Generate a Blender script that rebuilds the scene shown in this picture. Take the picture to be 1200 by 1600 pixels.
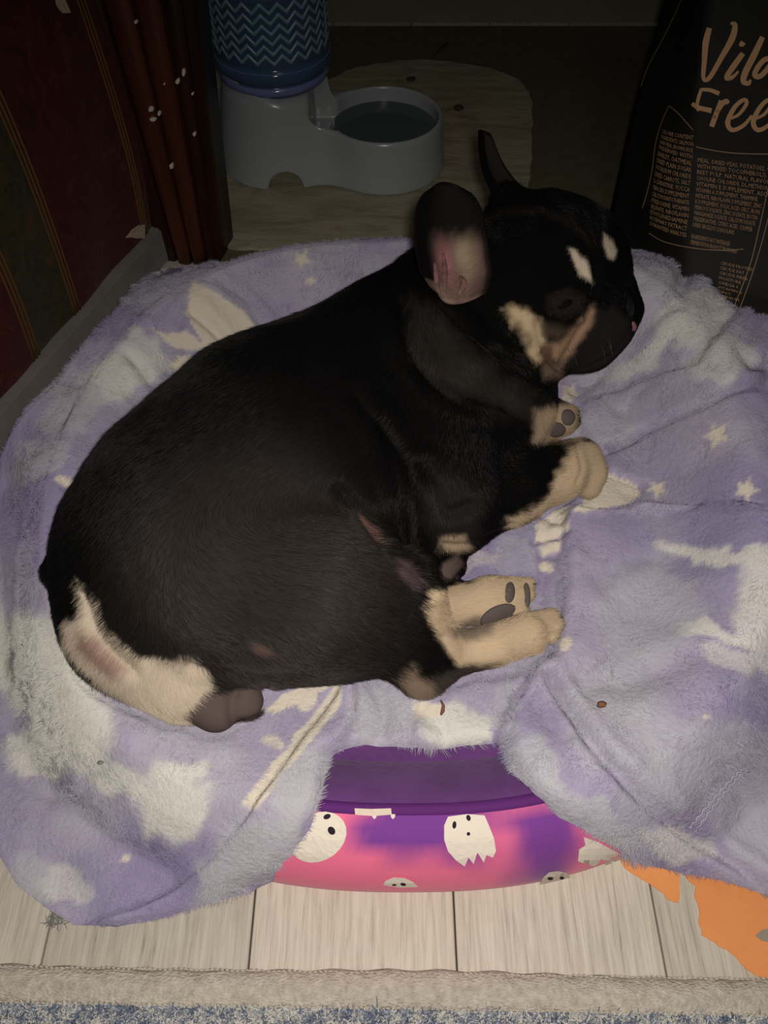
import bpy, bmesh, math, random
import numpy as np
from mathutils import Vector, Matrix
from mathutils.bvhtree import BVHTree

for _o in list(bpy.data.objects):
    bpy.data.objects.remove(_o)
SC = bpy.context.scene
COL = SC.collection
rng = np.random.default_rng(7)
random.seed(7)

# ------------------------------------------------------------------ camera, world, light, exposure
CAM_H, PITCH, FPX = 0.78, math.radians(54.0), 1200.0
SP, CP = math.sin(PITCH), math.cos(PITCH)
cam_d = bpy.data.cameras.new('camera')
cam_d.sensor_fit = 'VERTICAL'; cam_d.sensor_height = 36.0; cam_d.lens = 36.0 * FPX / 1600.0
cam_d.clip_start = 0.01
cam = bpy.data.objects.new('camera', cam_d); COL.objects.link(cam)
cam.location = (0, 0, CAM_H); cam.rotation_euler = (math.pi / 2 - PITCH, 0, 0)
SC.camera = cam

world = bpy.data.worlds.new('world'); SC.world = world; world.use_nodes = True
world.node_tree.nodes['Background'].inputs[0].default_value = (0.9, 0.95, 1.0, 1)
world.node_tree.nodes['Background'].inputs[1].default_value = 0.02

def light(name, kind, loc, aim, energy, color, **kw):
    d = bpy.data.lights.new(name, kind); d.energy = energy; d.color = color
    for k, v in kw.items(): setattr(d, k, v)
    o = bpy.data.objects.new(name, d); COL.objects.link(o); o.location = loc
    o.rotation_euler = (Vector(aim) - Vector(loc)).to_track_quat('-Z', 'Y').to_euler()
    return o
# the phone's own lamp, beside its lens, plus a weak area fill overhead, behind the camera
light('phone_lamp', 'SPOT', (0.015, -0.01, 0.80), (0.04, 0.17, 0.0), 22.5, (1.0, 0.95, 0.885),
      spot_size=math.radians(140), spot_blend=1.0, shadow_soft_size=0.012)
light('area_fill', 'AREA', (0.5, -0.9, 2.2), (0.1, 0.4, 0.0), 1.6, (1.0, 0.93, 0.85), size=0.5)

SC.view_settings.view_transform = 'Standard'; SC.view_settings.look = 'None'
SC.view_settings.gamma = 1.0; SC.view_settings.use_curve_mapping = False
SC.view_settings.exposure = 0.0

# ------------------------------------------------------------------ where a line of sight lands
def ray(u, v):
    u = np.asarray(u, float); v = np.asarray(v, float)
    a = (u - 600) / FPX; b = (800 - v) / FPX
    return np.stack([a, b * SP + CP, b * CP - SP], -1)
def at_z(u, v, z):
    d = ray(u, v); t = (z - CAM_H) / d[..., 2]
    return d * np.asarray(t)[..., None] + np.array([0, 0, CAM_H])
def at_y(u, v, y):
    d = ray(u, v); t = y / d[..., 1]
    return d * np.asarray(t)[..., None] + np.array([0, 0, CAM_H])
def project(P):
    P = np.asarray(P, float); q = P - np.array([0, 0, CAM_H])
    dz = q[..., 1] * CP - q[..., 2] * SP
    uy = q[..., 1] * SP + q[..., 2] * CP
    dz = np.maximum(dz, 0.02)
    return 600 + FPX * q[..., 0] / dz, 800 - FPX * uy / dz, dz
def on_height(u, v, hf, n=40):
    u = np.asarray(u, float); v = np.asarray(v, float)
    z = np.full(u.shape, 0.1)
    for _ in range(n):
        p = at_z(u, v, z)
        z = 0.5 * z + 0.5 * hf(p[..., 0], p[..., 1])
    return at_z(u, v, z)

# ------------------------------------------------------------------ helpers
def sstep(a, b, x):
    t = np.clip((x - a) / (b - a), 0, 1); return t * t * (3 - 2 * t)
def _hash(i, j, k):
    n = (i * 374761393 + j * 668265263 + k * 1274126177) & 0x7fffffff
    n = ((n ^ (n >> 13)) * 1274126177) & 0x7fffffff
    return ((n ^ (n >> 16)) & 0xffff) / 65535.0
def vnoise(P, scale):
    P = np.asarray(P, float) * scale
    i = np.floor(P).astype(np.int64); f = P - i; f = f * f * (3 - 2 * f)
    r = 0
    for a in (0, 1):
        for b in (0, 1):
            for c in (0, 1):
                w = (f[..., 0] if a else 1 - f[..., 0]) * (f[..., 1] if b else 1 - f[..., 1]) * (f[..., 2] if c else 1 - f[..., 2])
                r = r + w * _hash(i[..., 0] + a, i[..., 1] + b, i[..., 2] + c)
    return r * 2 - 1
def fbm(P, scale, octv=3):
    s = 0; a = 1.0; t = 0
    for o in range(octv):
        s = s + a * vnoise(P + 17.3 * o, scale * 2 ** o); t += a; a *= 0.5
    return s / t
def lin(r, g, b):
    f = lambda c: c / 12.92 if c <= 0.04045 else ((c + 0.055) / 1.055) ** 2.4
    return np.array([f(r / 255), f(g / 255), f(b / 255)])
def seg_dist(P, A, B):
    ba = B - A; L = max(float(ba @ ba), 1e-12)
    t = np.clip(((P - A) @ ba) / L, 0, 1)
    return np.linalg.norm(P - A - t[..., None] * ba, axis=-1)
def line_dist(P, pts):
    pts = np.asarray(pts, float)
    d = seg_dist(P, pts[0], pts[1])
    for i in range(1, len(pts) - 1): d = np.minimum(d, seg_dist(P, pts[i], pts[i + 1]))
    return d
def poly_sd(P, poly):                      # positive inside
    poly = np.asarray(poly, float); n = len(poly)
    d = line_dist(P, np.vstack([poly, poly[:1]]))
    ins = np.zeros(P.shape[:-1], bool)
    x, y = P[..., 0], P[..., 1]
    for i in range(n):
        x0, y0 = poly[i]; x1, y1 = poly[(i + 1) % n]
        if y0 == y1: continue
        c = ((y0 > y) != (y1 > y)) & (x < (x1 - x0) * (y - y0) / (y1 - y0) + x0)
        ins ^= c
    return np.where(ins, d, -d)
def smooth_line(pts, n=8):
    p = np.asarray(pts, float); out = []
    for i in range(len(p) - 1):
        a, b, c, d = p[max(i - 1, 0)], p[i], p[i + 1], p[min(i + 2, len(p) - 1)]
        for k in range(n):
            t = k / n
            out.append(0.5 * (2 * b + (c - a) * t + (2 * a - 5 * b + 4 * c - d) * t * t + (3 * b - a - 3 * c + d) * t ** 3))
    out.append(p[-1]); return np.array(out)

# ---- materials
def mat(name, color=(0.5, 0.5, 0.5), rough=0.6, spec=0.5, metal=0.0, attr=None, sheen=0.0):
    m = bpy.data.materials.new(name); m.use_nodes = True
    b = m.node_tree.nodes['Principled BSDF']
    b.inputs['Base Color'].default_value = (*color, 1); b.inputs['Roughness'].default_value = rough
    b.inputs['Specular IOR Level'].default_value = spec; b.inputs['Metallic'].default_value = metal
    if sheen:
        b.inputs['Sheen Weight'].default_value = sheen; b.inputs['Sheen Roughness'].default_value = 0.5
    if attr:
        a = m.node_tree.nodes.new('ShaderNodeAttribute'); a.attribute_name = attr
        m.node_tree.links.new(a.outputs['Color'], b.inputs['Base Color'])
    return m
def bsdf(m): return m.node_tree.nodes['Principled BSDF']
def add_bump(m, scale=200, strength=0.3, dist=0.001, stretch=(1, 1, 1), detail=4, kind='noise'):
    nt = m.node_tree; tc = nt.nodes.new('ShaderNodeTexCoord'); mp = nt.nodes.new('ShaderNodeMapping')
    mp.inputs['Scale'].default_value = stretch
    nt.links.new(tc.outputs['Object'], mp.inputs[0])
    if kind == 'noise':
        t = nt.nodes.new('ShaderNodeTexNoise'); t.inputs['Scale'].default_value = scale; t.inputs['Detail'].default_value = detail; out = t.outputs[0]
    else:
        t = nt.nodes.new('ShaderNodeTexVoronoi'); t.inputs['Scale'].default_value = scale; out = t.outputs['Distance']
    nt.links.new(mp.outputs[0], t.inputs[0])
    bp = nt.nodes.new('ShaderNodeBump'); bp.inputs['Strength'].default_value = strength; bp.inputs['Distance'].default_value = dist
    nt.links.new(out, bp.inputs['Height']); nt.links.new(bp.outputs[0], bsdf(m).inputs['Normal'])
    return m
def noise_color(m, stops, scale=5, stretch=(1, 1, 1), detail=5, rough=0.6, distort=0.0, coord='Object'):
    nt = m.node_tree; tc = nt.nodes.new('ShaderNodeTexCoord'); mp = nt.nodes.new('ShaderNodeMapping')
    mp.inputs['Scale'].default_value = stretch
    nt.links.new(tc.outputs[coord], mp.inputs[0])
    t = nt.nodes.new('ShaderNodeTexNoise'); t.inputs['Scale'].default_value = scale; t.inputs['Detail'].default_value = detail
    t.inputs['Roughness'].default_value = rough; t.inputs['Distortion'].default_value = distort
    nt.links.new(mp.outputs[0], t.inputs[0])
    r = nt.nodes.new('ShaderNodeValToRGB'); nt.links.new(t.outputs[0], r.inputs[0])
    while len(r.color_ramp.elements) < len(stops): r.color_ramp.elements.new(0.5)
    for e, (p, c) in zip(r.color_ramp.elements, stops): e.position = p; e.color = (*c, 1)
    nt.links.new(r.outputs[0], bsdf(m).inputs['Base Color'])
    return m

# ---- objects
def mesh_obj(name, V, F, material, parent=None, smooth=True, col=None):
    me = bpy.data.meshes.new(name)
    V = np.asarray(V, float)
    if isinstance(F, np.ndarray) and F.ndim == 2:
        n, k = F.shape
        me.vertices.add(len(V)); me.vertices.foreach_set('co', V.astype(np.float32).ravel())
        me.loops.add(n * k); me.loops.foreach_set('vertex_index', F.astype(np.int32).ravel())
        me.polygons.add(n); me.polygons.foreach_set('loop_start', (np.arange(n) * k).astype(np.int32))
        me.update(calc_edges=True)
    else:
        me.from_pydata([tuple(v) for v in V], [], [tuple(f) for f in F]); me.update()
    if smooth: me.polygons.foreach_set('use_smooth', np.ones(len(me.polygons), bool))
    if col is not None:
        a = me.attributes.new('col', 'FLOAT_COLOR', 'POINT')
        c = np.ones((len(V), 4), np.float32); c[:, :3] = col
        a.data.foreach_set('color', c.ravel())
    for m in (material if isinstance(material, (list, tuple)) else [material]): me.materials.append(m)
    o = bpy.data.objects.new(name, me); COL.objects.link(o)
    if parent is not None: attach(o, parent)
    return o
def attach(o, parent):
    o.parent = parent
    o.matrix_parent_inverse = Matrix.Translation(-parent.location) if parent.type == 'EMPTY' else Matrix.Identity(4)
def bm_obj(name, bm, material, parent=None, smooth=False):
    me = bpy.data.meshes.new(name); bm.normal_update(); bm.to_mesh(me); bm.free()
    if smooth: me.polygons.foreach_set('use_smooth', np.ones(len(me.polygons), bool))
    for m in (material if isinstance(material, (list, tuple)) else [material]): me.materials.append(m)
    o = bpy.data.objects.new(name, me); COL.objects.link(o)
    if parent is not None: attach(o, parent)
    return o
def tag(o, label=None, cat=None, group=None, kind=None):
    if label: o['label'] = label
    if cat: o['category'] = cat
    if group: o['group'] = group
    if kind: o['kind'] = kind
    return o
def thing(name, label, cat, loc=(0, 0, 0), group=None):
    o = bpy.data.objects.new(name, None); COL.objects.link(o); o.location = loc; o.empty_display_size = 0.05
    return tag(o, label, cat, group)
def box_bm(x0, x1, y0, y1, z0, z1, bevel=0.0, seg=2):
    bm = bmesh.new(); bmesh.ops.create_cube(bm, size=1)
    for v in bm.verts:
        v.co = ((x0 + x1) / 2 + v.co.x * (x1 - x0), (y0 + y1) / 2 + v.co.y * (y1 - y0), (z0 + z1) / 2 + v.co.z * (z1 - z0))
    if bevel: bmesh.ops.bevel(bm, geom=bm.edges[:], offset=bevel, segments=seg, affect='EDGES')
    return bm
def tube(pts, rad, n=8, close=True):
    pts = np.asarray(pts, float); m = len(pts)
    rad = np.full(m, rad) if np.isscalar(rad) else np.asarray(rad, float)
    V = []; F = []; up = np.array([0.13, 0.31, 0.94])
    for i in range(m):
        t = pts[min(i + 1, m - 1)] - pts[max(i - 1, 0)]; t /= np.linalg.norm(t) + 1e-9
        a = np.cross(t, up); a /= np.linalg.norm(a) + 1e-9; b = np.cross(t, a)
        for k in range(n):
            w = 2 * math.pi * k / n; V.append(pts[i] + rad[i] * (math.cos(w) * a + math.sin(w) * b))
    for i in range(m - 1):
        for k in range(n):
            F.append((i * n + k, i * n + (k + 1) % n, (i + 1) * n + (k + 1) % n, (i + 1) * n + k))
    if close: F += [tuple(range(n))[::-1], tuple((m - 1) * n + k for k in range(n))]
    return V, F
def merge(parts):
    V = []; F = []
    for v, f in parts:
        o = len(V); V += [tuple(p) for p in v]; F += [tuple(i + o for i in q) for q in f]
    return V, F
def lathe(prof, n=48, cx=0, cy=0, cap=True):
    V = []; F = []
    for r, z in prof:
        for k in range(n):
            w = 2 * math.pi * k / n; V.append((cx + r * math.cos(w), cy + r * math.sin(w), z))
    m = len(prof)
    for i in range(m - 1):
        for k in range(n): F.append((i * n + k, i * n + (k + 1) % n, (i + 1) * n + (k + 1) % n, (i + 1) * n + k))
    if cap: F += [tuple(range(n))[::-1], tuple((m - 1) * n + k for k in range(n))]
    return V, F
def solid_poly(pts, normal, thick):
    """prism over a planar polygon (any orientation)"""
    pts = [np.asarray(p, float) for p in pts]; n = len(pts); d = np.asarray(normal, float) * thick
    V = pts + [p + d for p in pts]
    F = [tuple(range(n))[::-1], tuple(range(n, 2 * n))] + [(i, (i + 1) % n, n + (i + 1) % n, n + i) for i in range(n)]
    return V, F
def hair_obj(name, roots, tips_dir, length, radius, color, material, parent, bend=None, npts=4):
    """strands as one curves object; tips_dir need not be unit; bend is added quadratically"""
    N = len(roots); cd = bpy.data.hair_curves.new(name)
    cd.add_curves([npts] * N)
    t = np.linspace(0, 1, npts)[None, :, None]
    L = np.asarray(length)[:, None, None] if np.ndim(length) else length
    P = roots[:, None, :] + tips_dir[:, None, :] * t * L
    if bend is not None: P = P + bend[:, None, :] * (t ** 2) * L
    cd.attributes['position'].data.foreach_set('vector', P.astype(np.float32).ravel())
    ra = cd.attributes.get('radius') or cd.attributes.new('radius', 'FLOAT', 'POINT')
    rr = np.repeat((radius * np.linspace(1, 0.35, npts))[None, :], N, 0)
    ra.data.foreach_set('value', rr.astype(np.float32).ravel())
    ca = cd.attributes.new('col', 'FLOAT_COLOR', 'CURVE')
    c = np.ones((N, 4), np.float32); c[:, :3] = color
    ca.data.foreach_set('color', c.ravel())
    cd.materials.append(material)
    o = bpy.data.objects.new(name, cd); COL.objects.link(o)
    attach(o, parent); o['kind'] = 'stuff'
    return o

# ---- distance fields: a grid, smooth unions, surface nets
class Field:
    def __init__(s, lo, hi, h):
        s.lo = np.array(lo, float); s.h = h
        s.n = np.ceil((np.array(hi) - s.lo) / h).astype(int) + 1
        s.F = np.full(s.n, 0.5, np.float32)
    def window(s, lo, hi):
        i0 = np.clip(np.floor((np.asarray(lo) - s.lo) / s.h).astype(int), 0, s.n - 1)
        i1 = np.clip(np.ceil((np.asarray(hi) - s.lo) / s.h).astype(int) + 1, 1, s.n)
        ax = [s.lo[a] + s.h * np.arange(i0[a], i1[a]) for a in range(3)]
        g = np.stack(np.meshgrid(*ax, indexing='ij'), -1).astype(np.float32)
        return tuple(slice(i0[a], i1[a]) for a in range(3)), g
    def union(s, sl, d, k):
        a = s.F[sl]
        if k > 0:
            h = np.maximum(k - np.abs(a - d), 0) / k; s.F[sl] = np.minimum(a, d) - h * h * k * 0.25
        else: s.F[sl] = np.minimum(a, d)
    def cut(s, sl, d, k):
        a = s.F[sl]; d = -d
        if k > 0:
            h = np.maximum(k - np.abs(a - d), 0) / k; s.F[sl] = np.maximum(a, d) + h * h * k * 0.25
        else: s.F[sl] = np.maximum(a, d)
    def cone(s, A, ra, B, rb, k=0.01, sub=False):
        A = np.asarray(A, np.float32); B = np.asarray(B, np.float32); m = max(ra, rb) + k + 3 * s.h
        sl, g = s.window(np.minimum(A, B) - m, np.maximum(A, B) + m)
        ba = B - A; L = max(float(ba @ ba), 1e-9)
        t = np.clip(((g - A) @ ba) / L, 0, 1)
        d = np.linalg.norm(g - A - t[..., None] * ba, axis=-1) - (ra + (rb - ra) * t)
        (s.cut if sub else s.union)(sl, d, k)
    def ellipsoid(s, C, R, M=None, k=0.01, sub=False):
        C = np.asarray(C, np.float32); R = np.asarray(R, np.float32); m = float(R.max()) + k + 3 * s.h
        sl, g = s.window(C - m, C + m); q = g - C
        if M is not None: q = q @ np.asarray(M, np.float32).T      # rows of M are the axes
        k0 = np.linalg.norm(q / R, axis=-1); k1 = np.linalg.norm(q / (R * R), axis=-1)
        d = k0 * (k0 - 1) / np.maximum(k1, 1e-6)
        (s.cut if sub else s.union)(sl, d, k)
    def mesh(s):
        F = s.F; S = F < 0
        c = np.zeros(np.array(F.shape) - 1, np.int8)
        nx, ny, nz = c.shape
        corners = [(a, b, d) for a in (0, 1) for b in (0, 1) for d in (0, 1)]
        for a, b, d in corners: c += S[a:a + nx, b:b + ny, d:d + nz]
        I = np.argwhere((c > 0) & (c < 8))
        vals = np.stack([F[I[:, 0] + a, I[:, 1] + b, I[:, 2] + d] for a, b, d in corners], 1)
        pos = np.zeros((len(I), 3)); cnt = np.zeros(len(I))
        for p in range(8):
            for q in range(p + 1, 8):
                A = np.array(corners[p]); B = np.array(corners[q])
                if np.abs(A - B).sum() != 1: continue
                va, vb = vals[:, p], vals[:, q]; x = (va < 0) != (vb < 0)
                t = np.where(x, va / np.where(x, va - vb, 1), 0)
                pos += np.where(x[:, None], A + t[:, None] * (B - A), 0); cnt += x
        V = s.lo + s.h * (I + pos / cnt[:, None])
        idx = np.full(c.shape, -1, np.int64); idx[I[:, 0], I[:, 1], I[:, 2]] = np.arange(len(I))
        Q = []
        for ax in range(3):
            sh = [slice(None)] * 3; s0 = list(sh); s1 = list(sh)
            s0[ax] = slice(0, -1); s1[ax] = slice(1, None)
            A, B = S[tuple(s0)], S[tuple(s1)]
            E = np.argwhere(A != B)
            o1, o2 = [(1, 2), (2, 0), (0, 1)][ax]
            ok = (E[:, o1] > 0) & (E[:, o2] > 0) & (E[:, o1] < c.shape[o1]) & (E[:, o2] < c.shape[o2]); E = E[ok]
            inside = A[E[:, 0], E[:, 1], E[:, 2]]
            def cell(d1, d2):
                e = E.copy(); e[:, o1] -= d1; e[:, o2] -= d2; return idx[e[:, 0], e[:, 1], e[:, 2]]
            q = np.stack([cell(1, 1), cell(0, 1), cell(0, 0), cell(1, 0)], 1)
            q[~inside] = q[~inside][:, ::-1]
            Q.append(q)
        return V, np.vstack(Q)
def relax(V, Q, it=3, lam=0.5):
    n = len(V); V = V.copy()
    e = np.vstack([Q[:, [0, 1]], Q[:, [1, 2]], Q[:, [2, 3]], Q[:, [3, 0]]])
    cnt = np.bincount(e.ravel(), minlength=n).astype(float)
    for _ in range(it):
        acc = np.zeros_like(V)
        for a in range(3):
            acc[:, a] = np.bincount(e[:, 0], V[e[:, 1], a], n) + np.bincount(e[:, 1], V[e[:, 0], a], n)
        V += lam * (acc / np.maximum(cnt, 1)[:, None] - V)
    return V
def normals(V, Q):
    fn = np.cross(V[Q[:, 2]] - V[Q[:, 0]], V[Q[:, 3]] - V[Q[:, 1]]); N = np.zeros_like(V)
    for k in range(4):
        for a in range(3): N[:, a] += np.bincount(Q[:, k], fn[:, a], len(V))
    return N / (np.linalg.norm(N, axis=1, keepdims=True) + 1e-12)
def sample_quads(V, Q, n, weight=None):
    A = np.linalg.norm(np.cross(V[Q[:, 2]] - V[Q[:, 0]], V[Q[:, 3]] - V[Q[:, 1]]), axis=1)
    if weight is not None: A = A * weight
    f = rng.choice(len(Q), n, p=A / A.sum()); a = rng.random((n, 1)); b = rng.random((n, 1))
    q = Q[f]
    P = (1 - a) * (1 - b) * V[q[:, 0]] + a * (1 - b) * V[q[:, 1]] + a * b * V[q[:, 2]] + (1 - a) * b * V[q[:, 3]]
    return P, q[:, 0]

# ------------------------------------------------------------------ the room: floor of planks, back wall
floor_m = mat('subfloor', (0.05, 0.045, 0.04), 0.9)
floor = bm_obj('floor', box_bm(-1.6, 1.6, -0.6, 2.3, -0.06, -0.0095), floor_m); tag(floor, 'pale grey wood laminate floor', None, None, 'structure')
plank_ms = []
for i in range(4):
    k = 1 + (i - 1.5) * 0.05
    m = mat('laminate_%d' % i, rough=0.55, spec=0.3)
    c0, c1, c2, c3 = lin(112, 101, 90) * k, lin(180, 170, 155) * k, lin(199, 190, 175) * k, lin(210, 202, 188) * k
    noise_color(m, [(0.22, c0), (0.42, c1), (0.58, c2), (0.8, c3)], scale=30, stretch=(7.5, 0.35, 1), detail=9, rough=0.72, distort=0.4)
    add_bump(m, 60, 0.25, 0.0006, (8, 0.5, 1))
    plank_ms.append(m)
PW = 0.183; x0 = -0.119 - PW * 8
plank_mesh = {}
for i in range(17):
    xa = x0 + i * PW
    y = -0.55 - (i * 0.43) % 1.2
    j = 0
    while y < 2.25:
        mi = (i * 3 + j * 2 + (i * i) % 3) % 4
        if mi not in plank_mesh:
            bm = box_bm(0.0008, PW - 0.0008, 0.0006, 1.1994, -0.0095, 0.0, 0.0009, 1)
            me = bpy.data.meshes.new('plank'); bm.to_mesh(me); bm.free(); me.materials.append(plank_ms[mi]); plank_mesh[mi] = me
        if y + 1.2 > -0.5:
            o = bpy.data.objects.new('plank', plank_mesh[mi]); COL.objects.link(o); o.parent = floor; o.location = (xa, y, 0)
        y += 1.2; j += 1
wall_m = add_bump(noise_color(mat('wall_paint', rough=0.85), [(0.3, lin(112, 106, 90)), (0.7, lin(128, 121, 104))], scale=6), 120, 0.15)
wall = bm_obj('wall_back', box_bm(-1.6, 1.6, 1.98, 2.1, 0, 2.4), wall_m); tag(wall, 'dark olive grey wall behind the dispenser', None, None, 'structure')
wr = bm_obj('wall_right', box_bm(1.1, 1.2, -0.6, 2.1, 0, 2.4), wall_m); tag(wr, 'wall beyond the food bag', None, None, 'structure')

# ------------------------------------------------------------------ rug at the bottom edge
rug = thing('rug', 'blue and grey flecked rug with beige woven binding', 'rug', (0, 0, 0))
tilt = 0.016
def rug_pt(x, y): return (x, y - tilt * x * 0.9)
rug_m = noise_color(mat('rug_pile', rough=0.95, spec=0.1), [(0.36, lin(92, 98, 116)), (0.5, lin(140, 146, 158)), (0.62, lin(196, 192, 184))], scale=260, detail=3)
add_bump(rug_m, 500, 0.8, 0.002)
V = []; F = []
for z in (0.0, 0.009):
    for x, y in ((-1.0, -0.5), (1.0, -0.5), (1.0, 0.041), (-1.0, 0.041)): V.append((*rug_pt(x, y), z))
F = [(3, 2, 1, 0), (4, 5, 6, 7), (0, 1, 5, 4), (1, 2, 6, 5), (2, 3, 7, 6), (3, 0, 4, 7)]
mesh_obj('backing', V, F, rug_m, rug, smooth=False)
bind_m = add_bump(noise_color(mat('binding', rough=0.9, spec=0.15), [(0.3, lin(166, 156, 142)), (0.7, lin(200, 191, 177))], scale=150), 420, 0.9, 0.0012, (0.7, 1.5, 1), 2, 'v')
NB = 240; prof = [(0.069, 0.0), (0.0695, 0.004), (0.067, 0.0085), (0.060, 0.0115), (0.052, 0.0118), (0.046, 0.010), (0.0405, 0.0085), (0.039, 0.004), (0.040, 0.0)]
V = []; F = []
for i in range(NB + 1):
    x = -0.8 + 1.6 * i / NB; wv = 0.0009 * math.sin(i * 0.9) + 0.0016 * math.sin(x * 14 + 1)
    for y, z in prof: V.append((*rug_pt(x, y + wv), z))
k = len(prof)
for i in range(NB):
    for j in range(k - 1): F.append((i * k + j, (i + 1) * k + j, (i + 1) * k + j + 1, i * k + j + 1))
mesh_obj('binding', V, F, bind_m, rug)
parts = []
for row, yy, zz in ((0, 0.0685, 0.0075), (1, 0.0425, 0.0096)):           # the two lines of stitches along the binding
    for i in range(330):
        x = -0.75 + i * 0.0045
        a = np.array((*rug_pt(x, yy + 0.0009 * math.sin(i * 0.9)), zz)); b = np.array((*rug_pt(x + 0.0036, yy - 0.0006), zz + 0.0006))
        parts.append(tube([a, (a + b) / 2 + (0, 0, 0.0005), b], 0.0007, 4))
V, F = merge(parts); st = mesh_obj('stitching', V, F, mat('thread', lin(196, 188, 172), 0.9), rug); st['kind'] = 'stuff'
n = 60000
xy = np.stack([rng.uniform(-0.55, 0.55, n), rng.uniform(-0.02, 0.04, n)], 1)
R = np.stack([xy[:, 0], xy[:, 1] - tilt * xy[:, 0] * 0.9, np.full(n, 0.008)], 1)
nn = fbm(R, 170, 2) + 0.35 * rng.normal(size=n)
cc = np.where(nn[:, None] > 0.15, lin(214, 210, 200), np.where(nn[:, None] > -0.15, lin(158, 162, 170), lin(104, 114, 134)))
rug_hair = mat('rug_yarn', rough=0.95, spec=0.05, attr='col')
hair_obj('pile', R, np.stack([rng.normal(0, 0.6, n), rng.normal(0, 0.6, n), np.ones(n)], 1), 0.0036, 0.0008, cc, rug_hair, rug, rng.normal(0, 0.5, (n, 3)), 4)

# ------------------------------------------------------------------ the orange sheet, torn, flat on the floor
sheet = thing('torn_sheet', 'torn flat orange sheet on the floor under the blanket corner', 'paper', (0.38, 0.13, 0))
or_m = add_bump(noise_color(mat('orange_paper', rough=0.75, spec=0.2), [(0.3, lin(222, 138, 78)), (0.7, lin(236, 158, 98))], scale=9, detail=6), 90, 0.3, 0.001)
def jag(pts, amp, seed):
    r = random.Random(seed); out = []
    for i in range(len(pts)):
        a = np.array(pts[i], float); b = np.array(pts[(i + 1) % len(pts)], float); nseg = max(1, int(np.linalg.norm(b - a) / 7))
        for k in range(nseg):
            p = a + (b - a) * k / nseg
            out.append(p + (np.array([r.uniform(-amp, amp), r.uniform(-amp, amp)]) if k else 0))
    return out
def floor_poly(pts, z): return [at_z(p[0], p[1], z) for p in pts]
big = [(1064, 1340), (1200, 1360), (1330, 1380), (1330, 1585), (1240, 1548), (1196, 1532), (1168, 1516), (1150, 1496), (1135, 1484), (1110, 1470), (1096, 1462), (1091, 1440), (1093, 1424), (1085, 1402), (1087, 1385), (1072, 1372)]
small = [(965, 1340), (1064, 1340), (1062, 1366), (1060, 1411), (1046, 1407), (1030, 1392), (1010, 1378), (995, 1369), (978, 1358)]
V, F = solid_poly(floor_poly(jag(big, 1.7, 1), 0.0004), (0, 0, 1), 0.0011); mesh_obj('large_piece', V, F, or_m, sheet, smooth=False)
V, F = solid_poly(floor_poly(jag(small, 1.4, 2), 0.0004), (0, 0, 1), 0.0011); mesh_obj('torn_strip', V, F, or_m, sheet, smooth=False)
scuff_m = mat('grey_scuff', lin(150, 138, 124), 0.9)
V, F = solid_poly(floor_poly(jag([(1180, 1462), (1192, 1452), (1215, 1450), (1225, 1470), (1204, 1474), (1190, 1470)], 1.2, 3), 0.0016), (0, 0, 1), 0.0004); mesh_obj('scuff', V, F, scuff_m, sheet, smooth=False)

# ------------------------------------------------------------------ pet bed (its shape also carries the blanket)
BX, BY, RX, RY, BN = 0.02, 0.53, 0.42, 0.400, 2.4
def bed_rho(x, y): return (np.abs((x - BX) / RX) ** BN + np.abs((y - BY) / RY) ** BN) ** (1 / BN)
def bolster_h(x, y):
    th = np.arctan2((y - BY) / RY, (x - BX) / RX)
    f = 0.5 - 0.5 * np.sin(th)                                  # 1 at the front
    h = 0.160 - 0.070 * sstep(0.55, 1.0, f)
    return h + 0.030 * np.exp(-((th - 0.72) / 0.45) ** 2) - 0.022 * np.exp(-((np.abs(th) - 2.9) / 0.5) ** 2)
BW = 0.115
outer_s = [(0.004, 0.0), (0.0005, 0.14), (0.0, 0.3), (0.003, 0.46), (0.009, 0.62), (0.018, 0.78), (0.030, 0.90), (0.040, 0.96), (0.054, 0.995)]
inner_s = [(0.058, 1.0), (0.066, 0.995), (0.074, 0.96), (0.084, 0.90), (0.096, 0.815), (0.108, 0.72), (0.118, 0.61), (0.124, 0.40)]
PROF_S = [0.0] + [a for a, _ in outer_s[3:8]] + [0.050, 0.062] + [a for a, _ in inner_s[1:]]
PROF_F = [0.3] + [b for _, b in outer_s[3:8]] + [1.04, 1.04] + [b for _, b in inner_s[1:]]
def bed_h(x, y):
    r = bed_rho(x, y); s = (1 - r) * 0.43; H = bolster_h(x, y)
    tube_h = H * np.interp(s, PROF_S, PROF_F, left=0.0)
    inner = np.where(s > BW * 0.45, 0.072, 0.0)
    return np.where(s > BW / 2, np.maximum(tube_h, inner), tube_h)
def rho_pt(rho, th):
    c, s_ = math.cos(th), math.sin(th)
    k = (abs(c) ** BN + abs(s_) ** BN) ** (-1 / BN)
    return BX + RX * rho * k * c, BY + RY * rho * k * s_
bed = thing('pet_bed', 'round pink and purple pet bed with ghost print under the blanket', 'pet bed', (BX, BY, 0))
NT = 320
def ring_mesh(samples):                                        # samples: list of (s, fraction-of-height or absolute z)
    V = []; F = []
    for i in range(NT):
        th = 2 * math.pi * i / NT
        for s, fz in samples:
            x, y = rho_pt(1 - s / 0.43, th); H = float(bolster_h(np.array(x), np.array(y)))
            k_ = float(sstep(-0.45, 0.15, math.sin(th))); x = BX + (x - BX) * (1 - 0.02 * k_); y = BY + (y - BY) * (1 - 0.02 * k_); H *= 1 - 0.16 * k_
            V.append((x, y, fz * H))
    k = len(samples)
    for i in range(NT):
        for j in range(k - 1): F.append((i * k + j, ((i + 1) % NT) * k + j, ((i + 1) % NT) * k + j + 1, i * k + j + 1))
    return np.array(V), F
def bol(s): return max(0.0, 1 - ((s - BW / 2) / (BW / 2)) ** 2) ** 0.55
V, F = ring_mesh(outer_s)
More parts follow.
